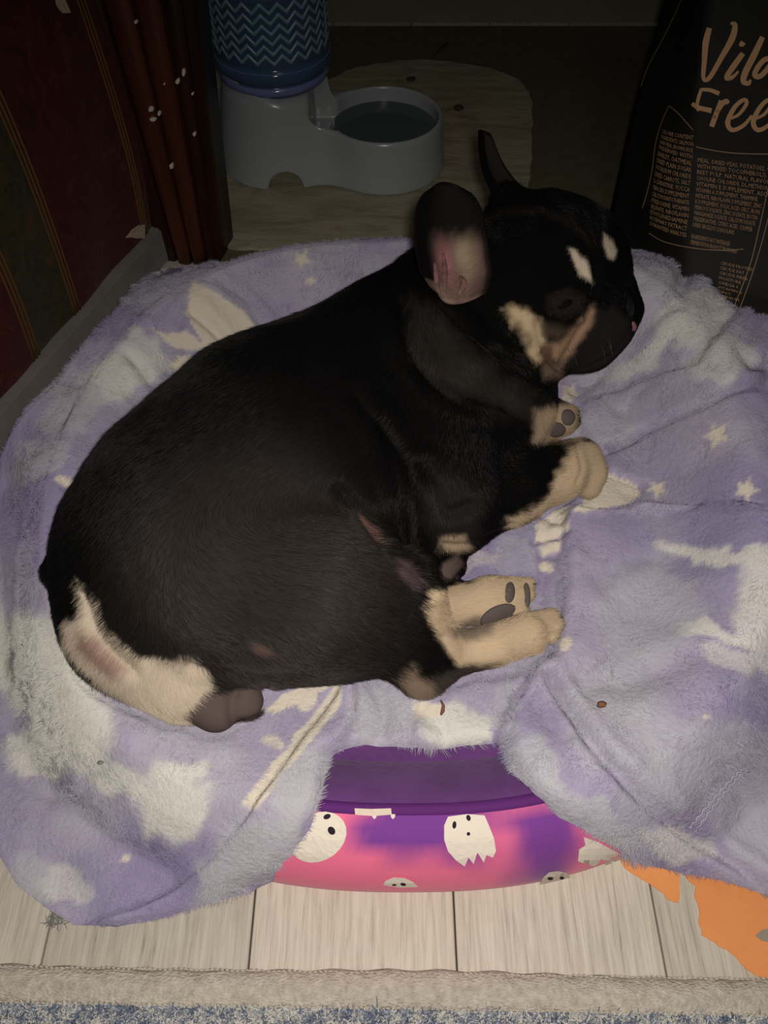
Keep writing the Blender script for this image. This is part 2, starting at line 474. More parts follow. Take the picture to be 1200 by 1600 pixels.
def tie_dye(V):
    n = fbm(V, 9, 3) * 0.9 + fbm(V + 5, 26, 2) * 0.3
    u, v, _ = project(V)
    blob = 0.6 * np.exp(-(((u - 640) / 95) ** 2 + ((v - 1300) / 40) ** 2)) + 0.5 * np.exp(-(((u - 850) / 50) ** 2 + ((v - 1300) / 60) ** 2)) + 0.4 * np.exp(-(((u - 750) / 120) ** 2 + ((v - 1270) / 22) ** 2))
    w = sstep(0.05, 0.42, n * 0.55 + blob)[:, None]
    return (1 - w) * lin(244, 116, 150) + w * lin(124, 62, 146)
print_m = add_bump(mat('printed_cotton', rough=0.8, spec=0.2, attr='col', sheen=0.15), 700, 0.25, 0.0006)
# finer skin for the print: resample by interpolation round the ring
mesh_obj('outer_wall', V, F, print_m, bed, col=tie_dye(V))
V, F = ring_mesh(inner_s)
pur_m = add_bump(noise_color(mat('purple_plush', rough=0.9, spec=0.15, sheen=0.3), [(0.3, lin(88, 50, 102)), (0.7, lin(110, 66, 126))], scale=14), 160, 0.5, 0.002)
mesh_obj('inner_wall', V, F, pur_m, bed)
# piping band between them
pp = [(0.051, 0.965), (0.052, 1.015), (0.056, 1.035), (0.061, 1.02), (0.063, 0.985)]
V, F = ring_mesh(pp); mesh_obj('piping', V, F, add_bump(mat('purple_band', lin(96, 42, 112), 0.85, 0.2), 300, 0.4, 0.001), bed)
V = [(*rho_pt(1 - 0.10 / 0.43, 2 * math.pi * i / NT), z) for z in (0.004, 0.062) for i in range(NT)] + [(BX, BY, 0.072)]
F = [(i, (i + 1) % NT, NT + (i + 1) % NT, NT + i) for i in range(NT)] + [(NT + i, NT + (i + 1) % NT, 2 * NT) for i in range(NT)]
mesh_obj('cushion', V, F, pur_m, bed)
# the print: ghosts laid on the outer wall
ow_s = np.array([a for a, _ in outer_s]); ow_f = np.array([b for _, b in outer_s])
def wall_surface(u, v, lift=0.0006):
    """point of the bed's outer wall on a line of sight"""
    d = ray(u, v); best = None
    for t in np.linspace(0.55, 0.85, 600):
        p = d * t + np.array([0, 0, CAM_H]); s = (1 - float(bed_rho(p[0], p[1]))) * 0.43
        if s < 0: continue
        H = float(bolster_h(p[0], p[1])); zf = np.interp(s, ow_s[2:], ow_f[2:]) if s > 0.0 else 0.3
        if p[2] <= zf * H: return d * (t - lift) + np.array([0, 0, CAM_H])
    return at_z(u, v, lift)
def decal(name, pts, material, parent, lift=0.0006):
    bm = bmesh.new(); bm.faces.new([bm.verts.new((p[0], p[1], 0)) for p in pts]); bmesh.ops.triangulate(bm, faces=bm.faces[:])
    xs = [p[0] for p in pts]; ys = [p[1] for p in pts]
    for ax, lo, hi in ((0, min(xs), max(xs)), (1, min(ys), max(ys))):
        q = lo + 9
        while q < hi:
            co = (q, 0, 0) if ax == 0 else (0, q, 0); no = (1, 0, 0) if ax == 0 else (0, 1, 0)
            bmesh.ops.bisect_plane(bm, geom=bm.verts[:] + bm.edges[:] + bm.faces[:], plane_co=co, plane_no=no); q += 9
    bm.verts.index_update(); V = [wall_surface(v.co.x, v.co.y, lift) for v in bm.verts]; F = [tuple(v.index for v in f.verts)[::-1] for f in bm.faces]; bm.free()
    return mesh_obj(name, V, F, material, parent, smooth=False)
gh_m = mat('print_cream', lin(232, 220, 204), 0.85, 0.1); ey_m = mat('print_dark', lin(44, 38, 44), 0.85, 0.1)
def oval(cx, cy, a, b, rot=0, n=14):
    return [(cx + a * math.cos(w) * math.cos(rot) - b * math.sin(w) * math.sin(rot), cy + a * math.cos(w) * math.sin(rot) + b * math.sin(w) * math.cos(rot)) for w in [2 * math.pi * i / n for i in range(n)]]
def ghost(outline, marks):
    g = decal('ghost_print', outline, gh_m, bed, 0.0022)
    for m_ in marks: decal('eye_print', oval(*m_), ey_m, g, 0.0030)
ghost([(700, 1276), (694, 1290), (694, 1312), (700, 1330), (712, 1344), (726, 1354), (732, 1340), (740, 1350), (746, 1332), (756, 1348), (760, 1336), (770, 1340), (775, 1330), (772, 1310), (764, 1290), (757, 1274), (730, 1272)],
      [(710, 1289, 3.2, 6, 0.1), (732, 1278, 3.4, 5, -0.3), (732, 1303, 2.8, 3, 0)])
ghost(oval(497, 1308, 47, 37, -0.55, 22), [(511, 1276, 6, 4, -0.4), (518, 1298, 5.5, 7, -0.6)])
ghost([(912, 1308), (935, 1316), (990, 1346), (976, 1355), (957, 1345), (950, 1357), (940, 1342), (930, 1354), (925, 1340), (903, 1346), (918, 1332), (905, 1327), (915, 1321)], [])
ghost([(844, 1382), (848, 1372), (858, 1363), (872, 1361), (886, 1364), (894, 1374), (895, 1379), (870, 1384)], [(860, 1373, 4.5, 2.6, 0), (878, 1372, 3.6, 2.6, 0), (864, 1380, 3, 1.2, 0)])
ghost([(598, 1383), (603, 1376), (615, 1371), (632, 1372), (645, 1378), (654, 1386), (625, 1387)], [(630, 1382, 4.5, 2.4, 0.2), (616, 1383, 3.5, 1.5, 0)])
for c_ in (585, 614):
    decal('drip_print', [(c_ - 4, 1268), (c_ + 4, 1268), (c_ + 3, 1277), (c_, 1280), (c_ - 3, 1277)], gh_m, bed, 0.0022)
tagp = decal('care_tag', [(554, 1263), (580, 1264), (611, 1263), (612, 1273), (582, 1275), (555, 1273)], mat('tag_cloth', lin(224, 206, 186), 0.8), bed, 0.007)

# ------------------------------------------------------------------ the plush blanket over it
def drape(x, y):                                               # what the cloth follows
    r = bed_rho(x, y); s = (1 - r) * 0.43; H = bolster_h(x, y) + 0.002
    th = np.arctan2((y - BY) / RY, (x - BX) / RX); puff = sstep(-0.35, 0.25, np.sin(th)) * (1 - 0.95 * np.exp(-((th - 1.6) / 0.55) ** 2))
    rise = (1 - puff) * sstep(-0.035, BW * 0.47, s) ** 0.8 + puff * sstep(-0.10, -0.03, s)
    fall = sstep(BW * 0.52, BW * 1.35, s)
    return H * rise * (1 - fall) + (0.076) * fall
OUT_PX = [(0, 1335), (30, 1385), (75, 1420), (120, 1447), (190, 1452), (260, 1437), (330, 1415), (390, 1395), (430, 1372), (460, 1340), (487, 1300),
          (503, 1255), (510, 1215), (517, 1188), (537, 1173), (573, 1165), (625, 1169), (673, 1174), (730, 1168), (781, 1164), (785, 1185), (800, 1215), (830, 1250),
          (870, 1285), (930, 1320), (1000, 1350), (1100, 1378), (1200, 1408)]
def px_xy(pts, hf=drape):
    a = np.array(pts, float); return on_height(a[:, 0], a[:, 1], hf)[:, :2]
OUT_BACK = [(0.50, 0.20), (0.60, 0.35), (0.56, 0.50)] + [tuple(at_z(u_, v_, z_)[:2]) for u_, v_, z_ in ((1300, 630, .15), (1200, 546, .16), (1150, 496, .175), (1120, 462, .18), (1085, 430, .185), (1045, 406, .185))] + [(0.31, 0.89), (0.25, 0.965), (-0.1, 0.975), (-0.22, 0.965), (-0.285, 0.935)] + [tuple(at_z(u_, v_, z_)[:2]) for u_, v_, z_ in ((250, 403, .15), (200, 443, .15), (150, 510, .15), (60, 618, .14), (0, 688, .125), (-60, 765, .10))] + [(-0.56, 0.45), (-0.58, 0.3), (-0.50, 0.19)]
OUT = np.vstack([px_xy(OUT_PX), OUT_BACK])
# overlapping layers (pixel outline, thickness, softness) and creases (polyline, width, depth)
LAYERS = [
    ([(882, 800), (950, 792), (1020, 783), (1100, 779), (1200, 783), (1400, 800), (1400, 1500), (1200, 1420), (1000, 1362), (900, 1310), (830, 1262), (778, 1190), (772, 1160), (790, 1120), (815, 1080), (830, 1045), (860, 1010), (872, 960), (876, 900), (874, 850)], 0.024, 0.013),
    ([(905, 640), (950, 605), (1010, 585), (1090, 560), (1200, 520), (1400, 500), (1400, 700), (1200, 600), (1100, 630), (1010, 668), (945, 712), (920, 700), (900, 670)], 0.019, 0.010),
    ([(943, 716), (1010, 672), (1100, 634), (1200, 605), (1400, 640), (1400, 805), (1200, 790), (1090, 786), (985, 797), (1000, 765), (945, 738)], 0.013, 0.009),
    ([(538, 1048), (520, 1085), (480, 1135), (430, 1205), (385, 1270), (330, 1335), (285, 1372), (200, 1418), (120, 1447), (190, 1462), (330, 1430), (430, 1390), (500, 1300), (530, 1170), (560, 1120), (556, 1060)], 0.015, 0.007),
    ([(640, 1175), (700, 1180), (790, 1170), (800, 1120), (838, 1075), (820, 1050), (740, 1060), (690, 1075), (650, 1085)], 0.008, 0.014),
    ([(862, 800), (905, 770), (945, 738), (1000, 765), (985, 797), (900, 806), (872, 860), (840, 860), (838, 820)], 0.006, 0.006),
    ([(310, 435), (345, 448), (390, 490), (418, 530), (390, 560), (345, 520), (315, 490)], 0.005, 0.008),
]
CREASES = [
    ([(860, 1050), (900, 1120), (970, 1205), (1060, 1285), (1200, 1378)], 9, 0.013),
    ([(0, 1205), (80, 1235), (150, 1292), (210, 1330), (272, 1362)], 12, 0.007),
    ([(0, 1340), (60, 1360), (110, 1400), (130, 1440)], 22, 0.006),
    ([(300, 490), (335, 520), (365, 560)], 9, 0.008), ([(345, 440), (385, 470), (420, 525)], 9, 0.006),
    ([(205, 560), (235, 600)], 10, 0.007), ([(335, 400), (400, 450), (470, 520)], 16, 0.006),
    ([(900, 770), (850, 830), (850, 900), (840, 950)], 10, 0.004), ([(840, 800), (875, 815)], 7, 0.004), ([(835, 845), (880, 835)], 7, 0.005), ([(845, 868), (880, 868)], 7, 0.004),
    ([(1060, 470), (1000, 520), (960, 570), (900, 620)], 16, 0.012), ([(980, 640), (1010, 600)], 12, 0.003),
    ([(1130, 480), (1160, 540), (1200, 600)], 14, 0.007),
    ([(1080, 1290), (1150, 1210), (1200, 1190)], 14, 0.004),
    ([(880, 1060), (990, 1065), (1100, 1020), (1200, 1035)], 20, 0.004),
    ([(930, 900), (1000, 870), (1090, 880)], 20, 0.003),
    ([(660, 1110), (690, 1140), (700, 1170)], 12, 0.005), ([(580, 1060), (600, 1110), (590, 1165)], 14, 0.006),
    ([(830, 1080), (860, 1130), (885, 1150)], 12, 0.004),
    ([(10, 760), (60, 745), (110, 760)], 10, 0.004),
]
def blanket_field():
    st = dict(hf=drape)
    def build(hf):
        lay = [(px_xy(p, hf), t, r) for p, t, r in LAYERS]
        cre = []
        for p, w, d in CREASES:
            q = smooth_line(p, 5); cre.append((px_xy(q, hf), w * 0.72 / 1200, d))
        def h(x, y):
            x = np.asarray(x, float); y = np.asarray(y, float); P = np.stack([x, y], -1)
            P3 = np.stack([x, y, 0 * x], -1)
            z = drape(x, y) + 0.010 + 0.0075 * fbm(P3, 11, 2) + 0.0035 * fbm(P3 + 3, 34, 2)
            for poly, t, r in lay:
                d = np.clip(poly_sd(P, poly) / r, 0, 1); z = z + t * np.sqrt(1 - (1 - d) ** 2)
            for ln, w, dep in cre:
                d = line_dist(P, ln); z = z - dep * (np.exp(-(d / w) ** 2) - 0.35 * np.exp(-((d - 2.4 * w) / (1.5 * w)) ** 2))
            return z
        return h
    h1 = build(drape); return build(h1)
blanket_h = blanket_field()

# ------------------------------------------------------------------ the sofa on the left: rail, carved post, striped brocade
sofa = thing('sofa', 'sofa end with red and green striped brocade and a carved dark wood post', 'sofa', (-0.40, 0.95, 0))
S0 = np.array([-0.366, 1.056]); SE = np.array([-0.3231, -0.9464]); SN = np.array([0.9464, -0.3231])   # along the front edge; outward normal
def sofa_pt(a, z, off=0.0):
    p = S0 + SE * a + SN * off; return np.array([p[0], p[1], z])
def on_sofa(u, v, off=0.0):
    d = ray(u, v); t = float((S0 + SN * off) @ SN) / float(d[:2] @ SN); p = d * t + np.array([0, 0, CAM_H])
    return float((p[:2] - S0) @ SE), float(p[2])
def sofa_box(name, a0, a1, z0, z1, d0, d1, m, bev=0.003):
    bm = box_bm(0, a1 - a0, d0, d1, z0, z1, bev)
    for v in bm.verts: v.co = Vector(sofa_pt(a0 + v.co.x, v.co.z, v.co.y))
    bmesh.ops.recalc_face_normals(bm, faces=bm.faces)
    return bm_obj(name, bm, m, sofa)
rail_m = add_bump(noise_color(mat('grey_rail', rough=0.8), [(0.3, lin(116, 110, 106)), (0.7, lin(134, 128, 122))], scale=14), 300, 0.3)
sofa_box('base_rail', -0.05, 0.92, 0.0, 0.060, -0.3, 0.004, rail_m)
def brocade(name, dark, mid, hi):
    m = noise_color(mat(name, rough=0.75, spec=0.25, sheen=0.1), [(0.3, dark), (0.48, mid), (0.56, mid), (0.70, hi)], scale=22, detail=4, distort=2.2)
    return add_bump(m, 90, 0.5, 0.002)
red_m = brocade('red_brocade', lin(48, 12, 12), lin(70, 18, 16), lin(84, 40, 24))
green_m = brocade('green_brocade', lin(36, 34, 18), lin(56, 50, 26), lin(84, 54, 30))
a1, _ = on_sofa(235, 370); a1b, _ = on_sofa(215, 372)
a2, _ = on_sofa(122, 468); a3, _ = on_sofa(60, 545)
bounds = [(-0.045, a1 - 0.004, 'red_stripe', red_m), (a1 - 0.004, a2, 'red_stripe', red_m), (a2, a3, 'green_stripe', green_m), (a3, a3 + 0.17, 'red_stripe', red_m), (a3 + 0.17, a3 + 0.26, 'green_stripe', green_m), (a3 + 0.26, a3 + 0.38, 'red_stripe', red_m)]
def bulge(a, z): return -0.012 + 0.016 * math.sin(min(max((z - 0.055) / 0.4, 0), 1) * math.pi) + 0.002 * math.sin(a * 40 + z * 15)
for (b0, b1, nm, m) in bounds:
    V = []; F = []; na, nz = 14, 30
    for i in range(na + 1):
        for j in range(nz + 1):
            a = b0 + (b1 - b0) * i / na; z = 0.055 + 0.60 * j / nz; V.append(sofa_pt(a, z, bulge(a, z)))
    for i in range(na):
        for j in range(nz): F.append((i * (nz + 1) + j, i * (nz + 1) + j + 1, (i + 1) * (nz + 1) + j + 1, (i + 1) * (nz + 1) + j))
    V2 = len(V); V += [tuple(np.array(p) - 0.02 * np.array([SN[0], SN[1], 0])) for p in V]
    F += [tuple(V2 + i for i in q[::-1]) for q in F[:]]
    mesh_obj(nm, V, F, m, sofa)
gold_m = add_bump(mat('gold_braid', lin(98, 68, 38), 0.7, 0.25), 500, 0.6, 0.001)
for ac in (a1, a2, a3, a3 + 0.17, a3 + 0.26):
    for k in (-1, 0, 1):
        zz = np.linspace(0.057, 0.65, 26)
        V, F = tube([sofa_pt(ac + k * 0.0065, z, bulge(ac, z) + 0.0006) for z in zz], 0.0017, 6)
        mesh_obj('gold_braid', V, F, gold_m, sofa)
pale_m = add_bump(mat('pale_batting', lin(190, 172, 146), 0.95, 0.1), 260, 0.8, 0.002)
def sofa_patch(pts, nm):
    P = []
    for p in jag(pts, 1.2, 5):
        a, z = on_sofa(p[0], p[1], 0.004); P.append(sofa_pt(a, max(z, 0.0), bulge(a, z) + 0.004))
    V, F = solid_poly(P, (SN[0], SN[1], 0), 0.0015); mesh_obj(nm, V, F, pale_m, sofa, smooth=False)['label'] = 'pale batting showing through a tear'
sofa_patch([(203, 373), (212, 360), (221, 353), (231, 352), (233, 374)], 'torn_batting')
sofa_patch([(88, -12), (101, -10), (112, 20), (100, 21), (92, 8)], 'torn_batting')
# carved post: a slab that widens upward, with reeds and grooves along it
wood_m = noise_color(mat('dark_wood', rough=0.38, spec=0.4), [(0.3, lin(38, 19, 13)), (0.7, lin(56, 27, 18))], scale=20, stretch=(3, 3, 0.3))
reed_m = noise_color(mat('red_brown_wood', rough=0.35, spec=0.4), [(0.3, lin(62, 31, 20)), (0.7, lin(86, 45, 31))], scale=22, stretch=(3, 3, 0.25))
PC = np.array([-0.318, 1.075]); PX = np.array([0.97, -0.24]); PY = np.array([0.24, 0.97])
PX /= np.linalg.norm(PX); PY /= np.linalg.norm(PY)
def post_half(z): return 0.049 + 0.030 * min(max(z, 0) / 0.42, 1.6)
def post_pt(f, z, d):                                         # f in -1..1 across, d depth in front of the slab's face
    p = PC + PX * f * post_half(z) - PY * d; return np.array([p[0], p[1], z])
def post_strip(name, f0, f1, prof, m, parent, z0=0.0, z1=0.66):
    V = []; F = []; nz = 24; k = len(prof)
    for j in range(nz + 1):
        z = z0 + (z1 - z0) * j / nz
        for g, d in prof: V.append(post_pt(f0 + (f1 - f0) * g, z, d))
    for j in range(nz):
        for i in range(k): F.append((j * k + i, j * k + (i + 1) % k, (j + 1) * k + (i + 1) % k, (j + 1) * k + i))
    F += [tuple(range(k))[::-1], tuple(nz * k + i for i in range(k))]
    return mesh_obj(name, V, F, m, parent, smooth=True)
post = post_strip('carved_post', -1, 1, [(0, 0.0), (0, -0.07), (1, -0.07), (1, 0.0)], wood_m, sofa)
half_round = [(0, -0.002)] + [(0.5 - 0.5 * math.cos(math.pi * i / 8), 0.010 * math.sin(math.pi * i / 8) ** 0.7) for i in range(1, 8)] + [(1, -0.002)]
flat_mould = [(0, -0.002), (0.04, 0.004), (0.2, 0.006), (0.8, 0.006), (0.96, 0.004), (1, -0.002)]
post_strip('flat_moulding', -0.98, -0.46, flat_mould, wood_m, post)
post_strip('reed', -0.42, 0.08, half_round, reed_m, post)
post_strip('reed', 0.13, 0.60, half_round, reed_m, post)
post_strip('reed', 0.66, 0.97, half_round, wood_m, post)
parts = []
def on_post(u, v):
    d = ray(u, v); n3 = PY; t = float((PC - PY * 0.0085) @ n3) / float(d[:2] @ n3); return d * t + np.array([0, 0, CAM_H])
for (u, v, a, b) in [(237, 169, 5, 5), (240, 185, 6, 4), (250, 176, 3, 5), (279, 126, 4, 6), (288, 112, 3, 8), (269, 258, 4, 6), (305, 208, 3, 4), (214, 33, 3, 4), (160, 145, 2, 2), (302, 145, 2, 3), (258, 130, 1.5, 2)]:
    r_ = random.Random(int(u)); P = [on_post(u + 0.85 * a * r_.uniform(.7, 1.1) * math.cos(w), v + 0.85 * b * r_.uniform(.7, 1.1) * math.sin(w)) for w in [2 * math.pi * i / 9 for i in range(9)]]
    parts.append(solid_poly(P, (-PY[0], -PY[1], 0), 0.0035))
V, F = merge(parts); pf = mesh_obj('paint_fleck', V, F, mat('white_paint', lin(214, 204, 182), 0.7), post, smooth=False); pf['kind'] = 'stuff'

# ------------------------------------------------------------------ the mat and the water dispenser
MAT_PX = [(318, 372), (326, 318), (338, 262), (345, 215), (372, 168), (430, 134), (510, 128), (560, 109), (640, 97), (730, 104), (790, 119), (820, 138), (831, 170), (830, 230), (826, 290), (800, 330), (760, 365), (690, 392), (600, 402), (500, 398), (420, 392), (350, 388)]
mp = smooth_line(MAT_PX + MAT_PX[:1], 6)[:-1]
mp = [p + np.array([random.uniform(-2, 2), random.uniform(-1.3, 1.3)]) for p in mp]
mat_m = noise_color(mat('mottled_mat', rough=0.9, spec=0.15), [(0.22, lin(112, 98, 82)), (0.42, lin(146, 136, 112)), (0.6, lin(164, 156, 132)), (0.78, lin(150, 128, 112))], scale=9, stretch=(0.7, 2.2, 1), detail=7, distort=1.2)
add_bump(mat_m, 24, 0.7, 0.004, (0.6, 2, 1))
V, F = solid_poly([at_z(p[0], p[1], 0.0035) for p in mp], (0, 0, 1), 0.005)
dk = bm_obj('carpet', box_bm(-0.30, 1.05, 1.0, 1.955, 0.0002, 0.003), add_bump(noise_color(mat('dark_carpet', rough=1.0, spec=0.1), [(0.3, lin(92, 86, 68)), (0.7, lin(108, 100, 80))], scale=40), 500, 0.6, 0.002)); tag(dk, 'dark brown carpet on the floor behind the bed and under the mat', 'carpet')
fm = mesh_obj('floor_mat', V, F, mat_m, smooth=False); tag(fm, 'mottled beige mat with ragged edge under the water dispenser', 'mat')
MZ = 0.0086
disp = thing('water_dispenser', 'grey pet water dispenser with an upturned blue bottle', 'water dispenser', (-0.1, 1.39, MZ))
TC = np.array([-0.187, 1.383]); BC = np.array([0.000, 1.362])
TH, BH = 0.143, 0.094
fd = Field((-0.33, 1.22, MZ - 0.006), (0.14, 1.56, 0.19), 0.0026)
sl, g = fd.window(fd.lo, fd.lo + fd.h * fd.n); x, y, z = g[..., 0], g[..., 1], g[..., 2] - MZ
def smin(a, b, k): h = np.maximum(k - np.abs(a - b), 0) / k; return np.minimum(a, b) - h * h * k * 0.25
def smax(a, b, k): return -smin(-a, -b, k)
d1 = np.hypot(x - TC[0], y - TC[1]) - (0.116 - 0.026 * np.clip(z / TH, 0, 1))
d2 = np.hypot(x - BC[0], y - BC[1]) - (0.112 - 0.008 * np.clip(z / BH, 0, 1))
low = smax(smin(d1, d2, 0.07), z - BH - 0.5 * np.clip(BC[0] - 0.085 - x, 0, 0.2), 0.012)
tow = smax(d1, z - TH, 0.014)
body = smin(low, tow, 0.010); body = np.maximum(body, -z)
bowl = smax(np.hypot(x - BC[0], y - BC[1]) - (0.092 + 0.004 * (z / BH)), 0.022 - z, 0.03)
body = smax(body, -bowl, 0.006)
slot = np.maximum.reduce([np.abs(y - 1.356) - 0.050, TC[0] + 0.062 - x, x - BC[0], 0.060 - z])
body = smax(body, -slot, 0.006)
arch = np.maximum(np.hypot(x - (TC[0] + 0.012), z) - 0.030, y - TC[1] + 0.02)
body = smax(body, -arch, 0.006)
fd.F[sl] = body
Vd, Qd = fd.mesh(); Vd = relax(Vd, Qd, 5, 0.5)
grey_m = mat('grey_plastic', lin(152, 157, 158), 0.22, 0.5)
mesh_obj('base', Vd, Qd, grey_m, disp)
wz = 0.066
V, F = lathe([(0.0001, MZ + wz - 0.006), (0.0935, MZ + wz - 0.006), (0.0945, MZ + wz)], 48, BC[0], BC[1])
water_m = mat('water', lin(120, 132, 136), 0.04, 0.5); bsdf(water_m).inputs['Transmission Weight'].default_value = 0.55; bsdf(water_m).inputs['IOR'].default_value = 1.33
mesh_obj('water', V, F, water_m, disp, smooth=False)
# upturned bottle
bz = MZ + TH - 0.004
br = 0.0945
prof = [(0.030, bz - 0.02), (0.060, bz - 0.004), (0.080, bz + 0.004), (0.0885, bz + 0.010), (0.092, bz + 0.018), (0.0915, bz + 0.022), (0.0885, bz + 0.025), (0.0885, bz + 0.027), (0.0935, bz + 0.030), (br + 0.003, bz + 0.034), (br + 0.004, bz + 0.042), (br + 0.0015, bz + 0.050), (br - 0.002, bz + 0.053), (br - 0.002, bz + 0.056), (br, bz + 0.060),
        (br, bz + 0.150), (br + 0.001, bz + 0.155), (br - 0.003, bz + 0.159), (br - 0.003, bz + 0.164), (br + 0.003, bz + 0.169), (br + 0.004, bz + 0.187), (br, bz + 0.194), (br, bz + 0.30), (0.085, bz + 0.325), (0.05, bz + 0.337), (0.001, bz + 0.34)]
V, F = lathe(prof, 72, TC[0], TC[1])
blue_m = mat('blue_bottle', lin(84, 112, 146), 0.12, 0.5)
bsdf(blue_m).inputs['Transmission Weight'].default_value = 0.45; bsdf(blue_m).inputs['IOR'].default_value = 1.34
bottle = mesh_obj('bottle', V, F, blue_m, disp)
zig_m = mat('frosted_ridge', lin(118, 146, 160), 0.35, 0.5)
NZ = 22
for row in range(6):
    V = []; F = []; zc = bz + 0.070 + row * 0.0145; n = NZ * 2 * 4
    for i in range(n):
        w = 2 * math.pi * i / n; ph = (i % 8) / 8.0; tri = 1 - abs(2 * ph - 1) * 2
        zz = zc + 0.0062 * tri
        for dz, dr in ((-0.0034, 0.0), (-0.0020, 0.0018), (0.0020, 0.0018), (0.0034, 0.0)):
            r_ = br - 0.0002 + dr; V.append((TC[0] + r_ * math.cos(w), TC[1] + r_ * math.sin(w), zz + dz))
    for i in range(n):
        for j in range(3): F.append((i * 4 + j, ((i + 1) % n) * 4 + j, ((i + 1) % n) * 4 + j + 1, i * 4 + j + 1))
    mesh_obj('zigzag_ridge', V, F, zig_m, bottle)
band_m = mat('pale_blue_band', lin(112, 118, 168), 0.15, 0.5)
for (z0_, z1_, r0_) in ((0.012, 0.024, 0.0918), (0.047, 0.051, 0.0964)):
    V, F = lathe([(r0_ - 0.002, bz + z0_), (r0_ + 0.0008, bz + z0_ + 0.002), (r0_ + 0.0008, bz + z1_ - 0.002), (r0_ - 0.002, bz + z1_)], 72, TC[0], TC[1], False)
    mesh_obj('rim_band', V, F, band_m, bottle)
V = []; F = []
for i in range(72):                                          # embossed leaf ring high on the bottle
    w = 2 * math.pi * i / 72
    for dz, rr in ((0.184, 0.001), (0.188 + 0.004 * (i % 6) / 6, 0.006), (0.200 + 0.004 * (i % 6) / 6, 0.0062), (0.208, 0.003)):
        V.append((TC[0] + (br + rr - 0.001) * math.cos(w), TC[1] + (br + rr - 0.001) * math.sin(w), bz + dz - 0.018))
for i in range(72):
    for j in range(3): F.append((i * 4 + j, ((i + 1) % 72) * 4 + j, ((i + 1) % 72) * 4 + j + 1, i * 4 + j + 1))
mesh_obj('embossed_ring', V, F, zig_m, bottle)
kib_m = add_bump(mat('kibble', lin(60, 44, 32), 0.8), 300, 0.8, 0.002)
def lump(name, C, R, m, label, cat, seed=0, group=None, sub=2):
    bm = bmesh.new(); bmesh.ops.create_icosphere(bm, subdivisions=sub, radius=1)
    for v in bm.verts:
        k = 1 + 0.25 * float(vnoise(np.array([v.co.x, v.co.y, v.co.z]) + seed * 3.1, 1.7)); v.co = Vector((v.co.x * R[0] * k, v.co.y * R[1] * k, v.co.z * R[2] * k))
    lo = min(v.co.z for v in bm.verts)
    for v in bm.verts: v.co.z -= lo
    me = bpy.data.meshes.new(name); bm.to_mesh(me); bm.free(); me.materials.append(m)
    for p in me.polygons: p.use_smooth = True
    o = bpy.data.objects.new(name, me); COL.objects.link(o); o.location = C
    return tag(o, label, cat, group)
p = at_z(642, 126, MZ); lump('kibble_crumb', p, (0.010, 0.008, 0.004), kib_m, 'dark crumb on the mat behind the water bowl', 'crumb', 1)
p = at_z(717, 172, MZ); lump('kibble_crumb', p, (0.010, 0.009, 0.005), kib_m, 'dark crumb on the mat to the side of the water bowl', 'crumb', 2)
V, F = tube([at_z(676, 88, 0.006), at_z(684, 80, 0.007), at_z(695, 71, 0.006), at_z(700, 66, 0.006)], [0.001, 0.003, 0.003, 0.001], 6)
o = mesh_obj('twig', V, F, kib_m); tag(o, 'small dark twig on the floor behind the mat', 'twig')

# ------------------------------------------------------------------ the food bag
bag = thing('food_bag', 'large black pet food bag with tan brush lettering and small print', 'bag', (0.6, 1.12, 0))
def column(pts):
    P = np.array([at_y(u, v, y) for u, v, y in pts]); return P
C_PX = [(1056, 492, 0.955), (1068, 432, 0.99), (1080, 330, 1.045), (1085, 248, 1.09), (1090, 150, 1.12), (1100, 40, 1.155), (1112, -60, 1.19), (1125, -150, 1.22)]
L_PX = [(936, 400, 1.155), (948, 352, 1.18), (967, 270, 1.21), (988, 180, 1.25), (1010, 100, 1.28), (1037, 0, 1.32), (1062, -70, 1.34), (1085, -150, 1.36)]
M_PX = [(988, 445, 1.03), (998, 392, 1.08), (1006, 310, 1.11), (1020, 225, 1.15), (1040, 150, 1.18), (1070, 60, 1.215), (1095, -50, 1.24), (1112, -150, 1.265)]
Cc, Lc, Mc = column(C_PX), column(L_PX), column(M_PX)
for c_ in (Cc, Lc, Mc): c_[:, 2] = np.maximum(c_[:, 2], 0.0075 + 0.004 * np.arange(len(c_))); c_[0, 2] = 0.0075
Rc = Cc + np.array([[0.34, -0.17 + 0.11 * min(i_ / 3.5, 1), 0] for i_ in range(len(Cc))]); Bc = Rc + np.array([-0.01, 0.19, 0])
def colpt(c_, t):
    t = min(max(t, 0), 1) * (len(c_) - 1); i = min(int(t), len(c_) - 2); return c_[i] + (c_[i + 1] - c_[i]) * (t - i)
def bag_pt(f, t, lift=0.0):                                  # f: 0 L, 1 M, 2 C, 3 R, 4 B, 5 = L
    cols = [Lc, Mc, Cc, Rc, Bc, Lc]
    i = min(int(f), 4); s_ = f - i; P = colpt(cols[i], t) * (1 - s_) + colpt(cols[i + 1], t) * s_
    nrm = [(-0.9, -0.35, -0.2), (-0.8, -0.55, 0.1), (-0.12, -0.95, 0.3), (1, 0, 0), (0, 1, 0)][i]
    b = 0.010 * math.sin(math.pi * s_) * math.sin(math.pi * min(t * 1.05, 1)) + 0.0018 * float(vnoise(np.array([f * 3.0, t * 7.0, 0.3]), 1.3))
    if i in (0,): b *= -0.5
    if i == 3 or i == 4: b = 0
    n_ = np.array(nrm, float); n_ /= np.linalg.norm(n_)
    return P + n_ * (b + lift)
NF, NTt = [6, 8, 20, 4, 6], 42
fs = np.concatenate([i + np.arange(NF[i]) / NF[i] for i in range(5)]); m_ = len(fs)
V = [bag_pt(f, j / NTt) for j in range(NTt + 1) for f in fs]; F = []
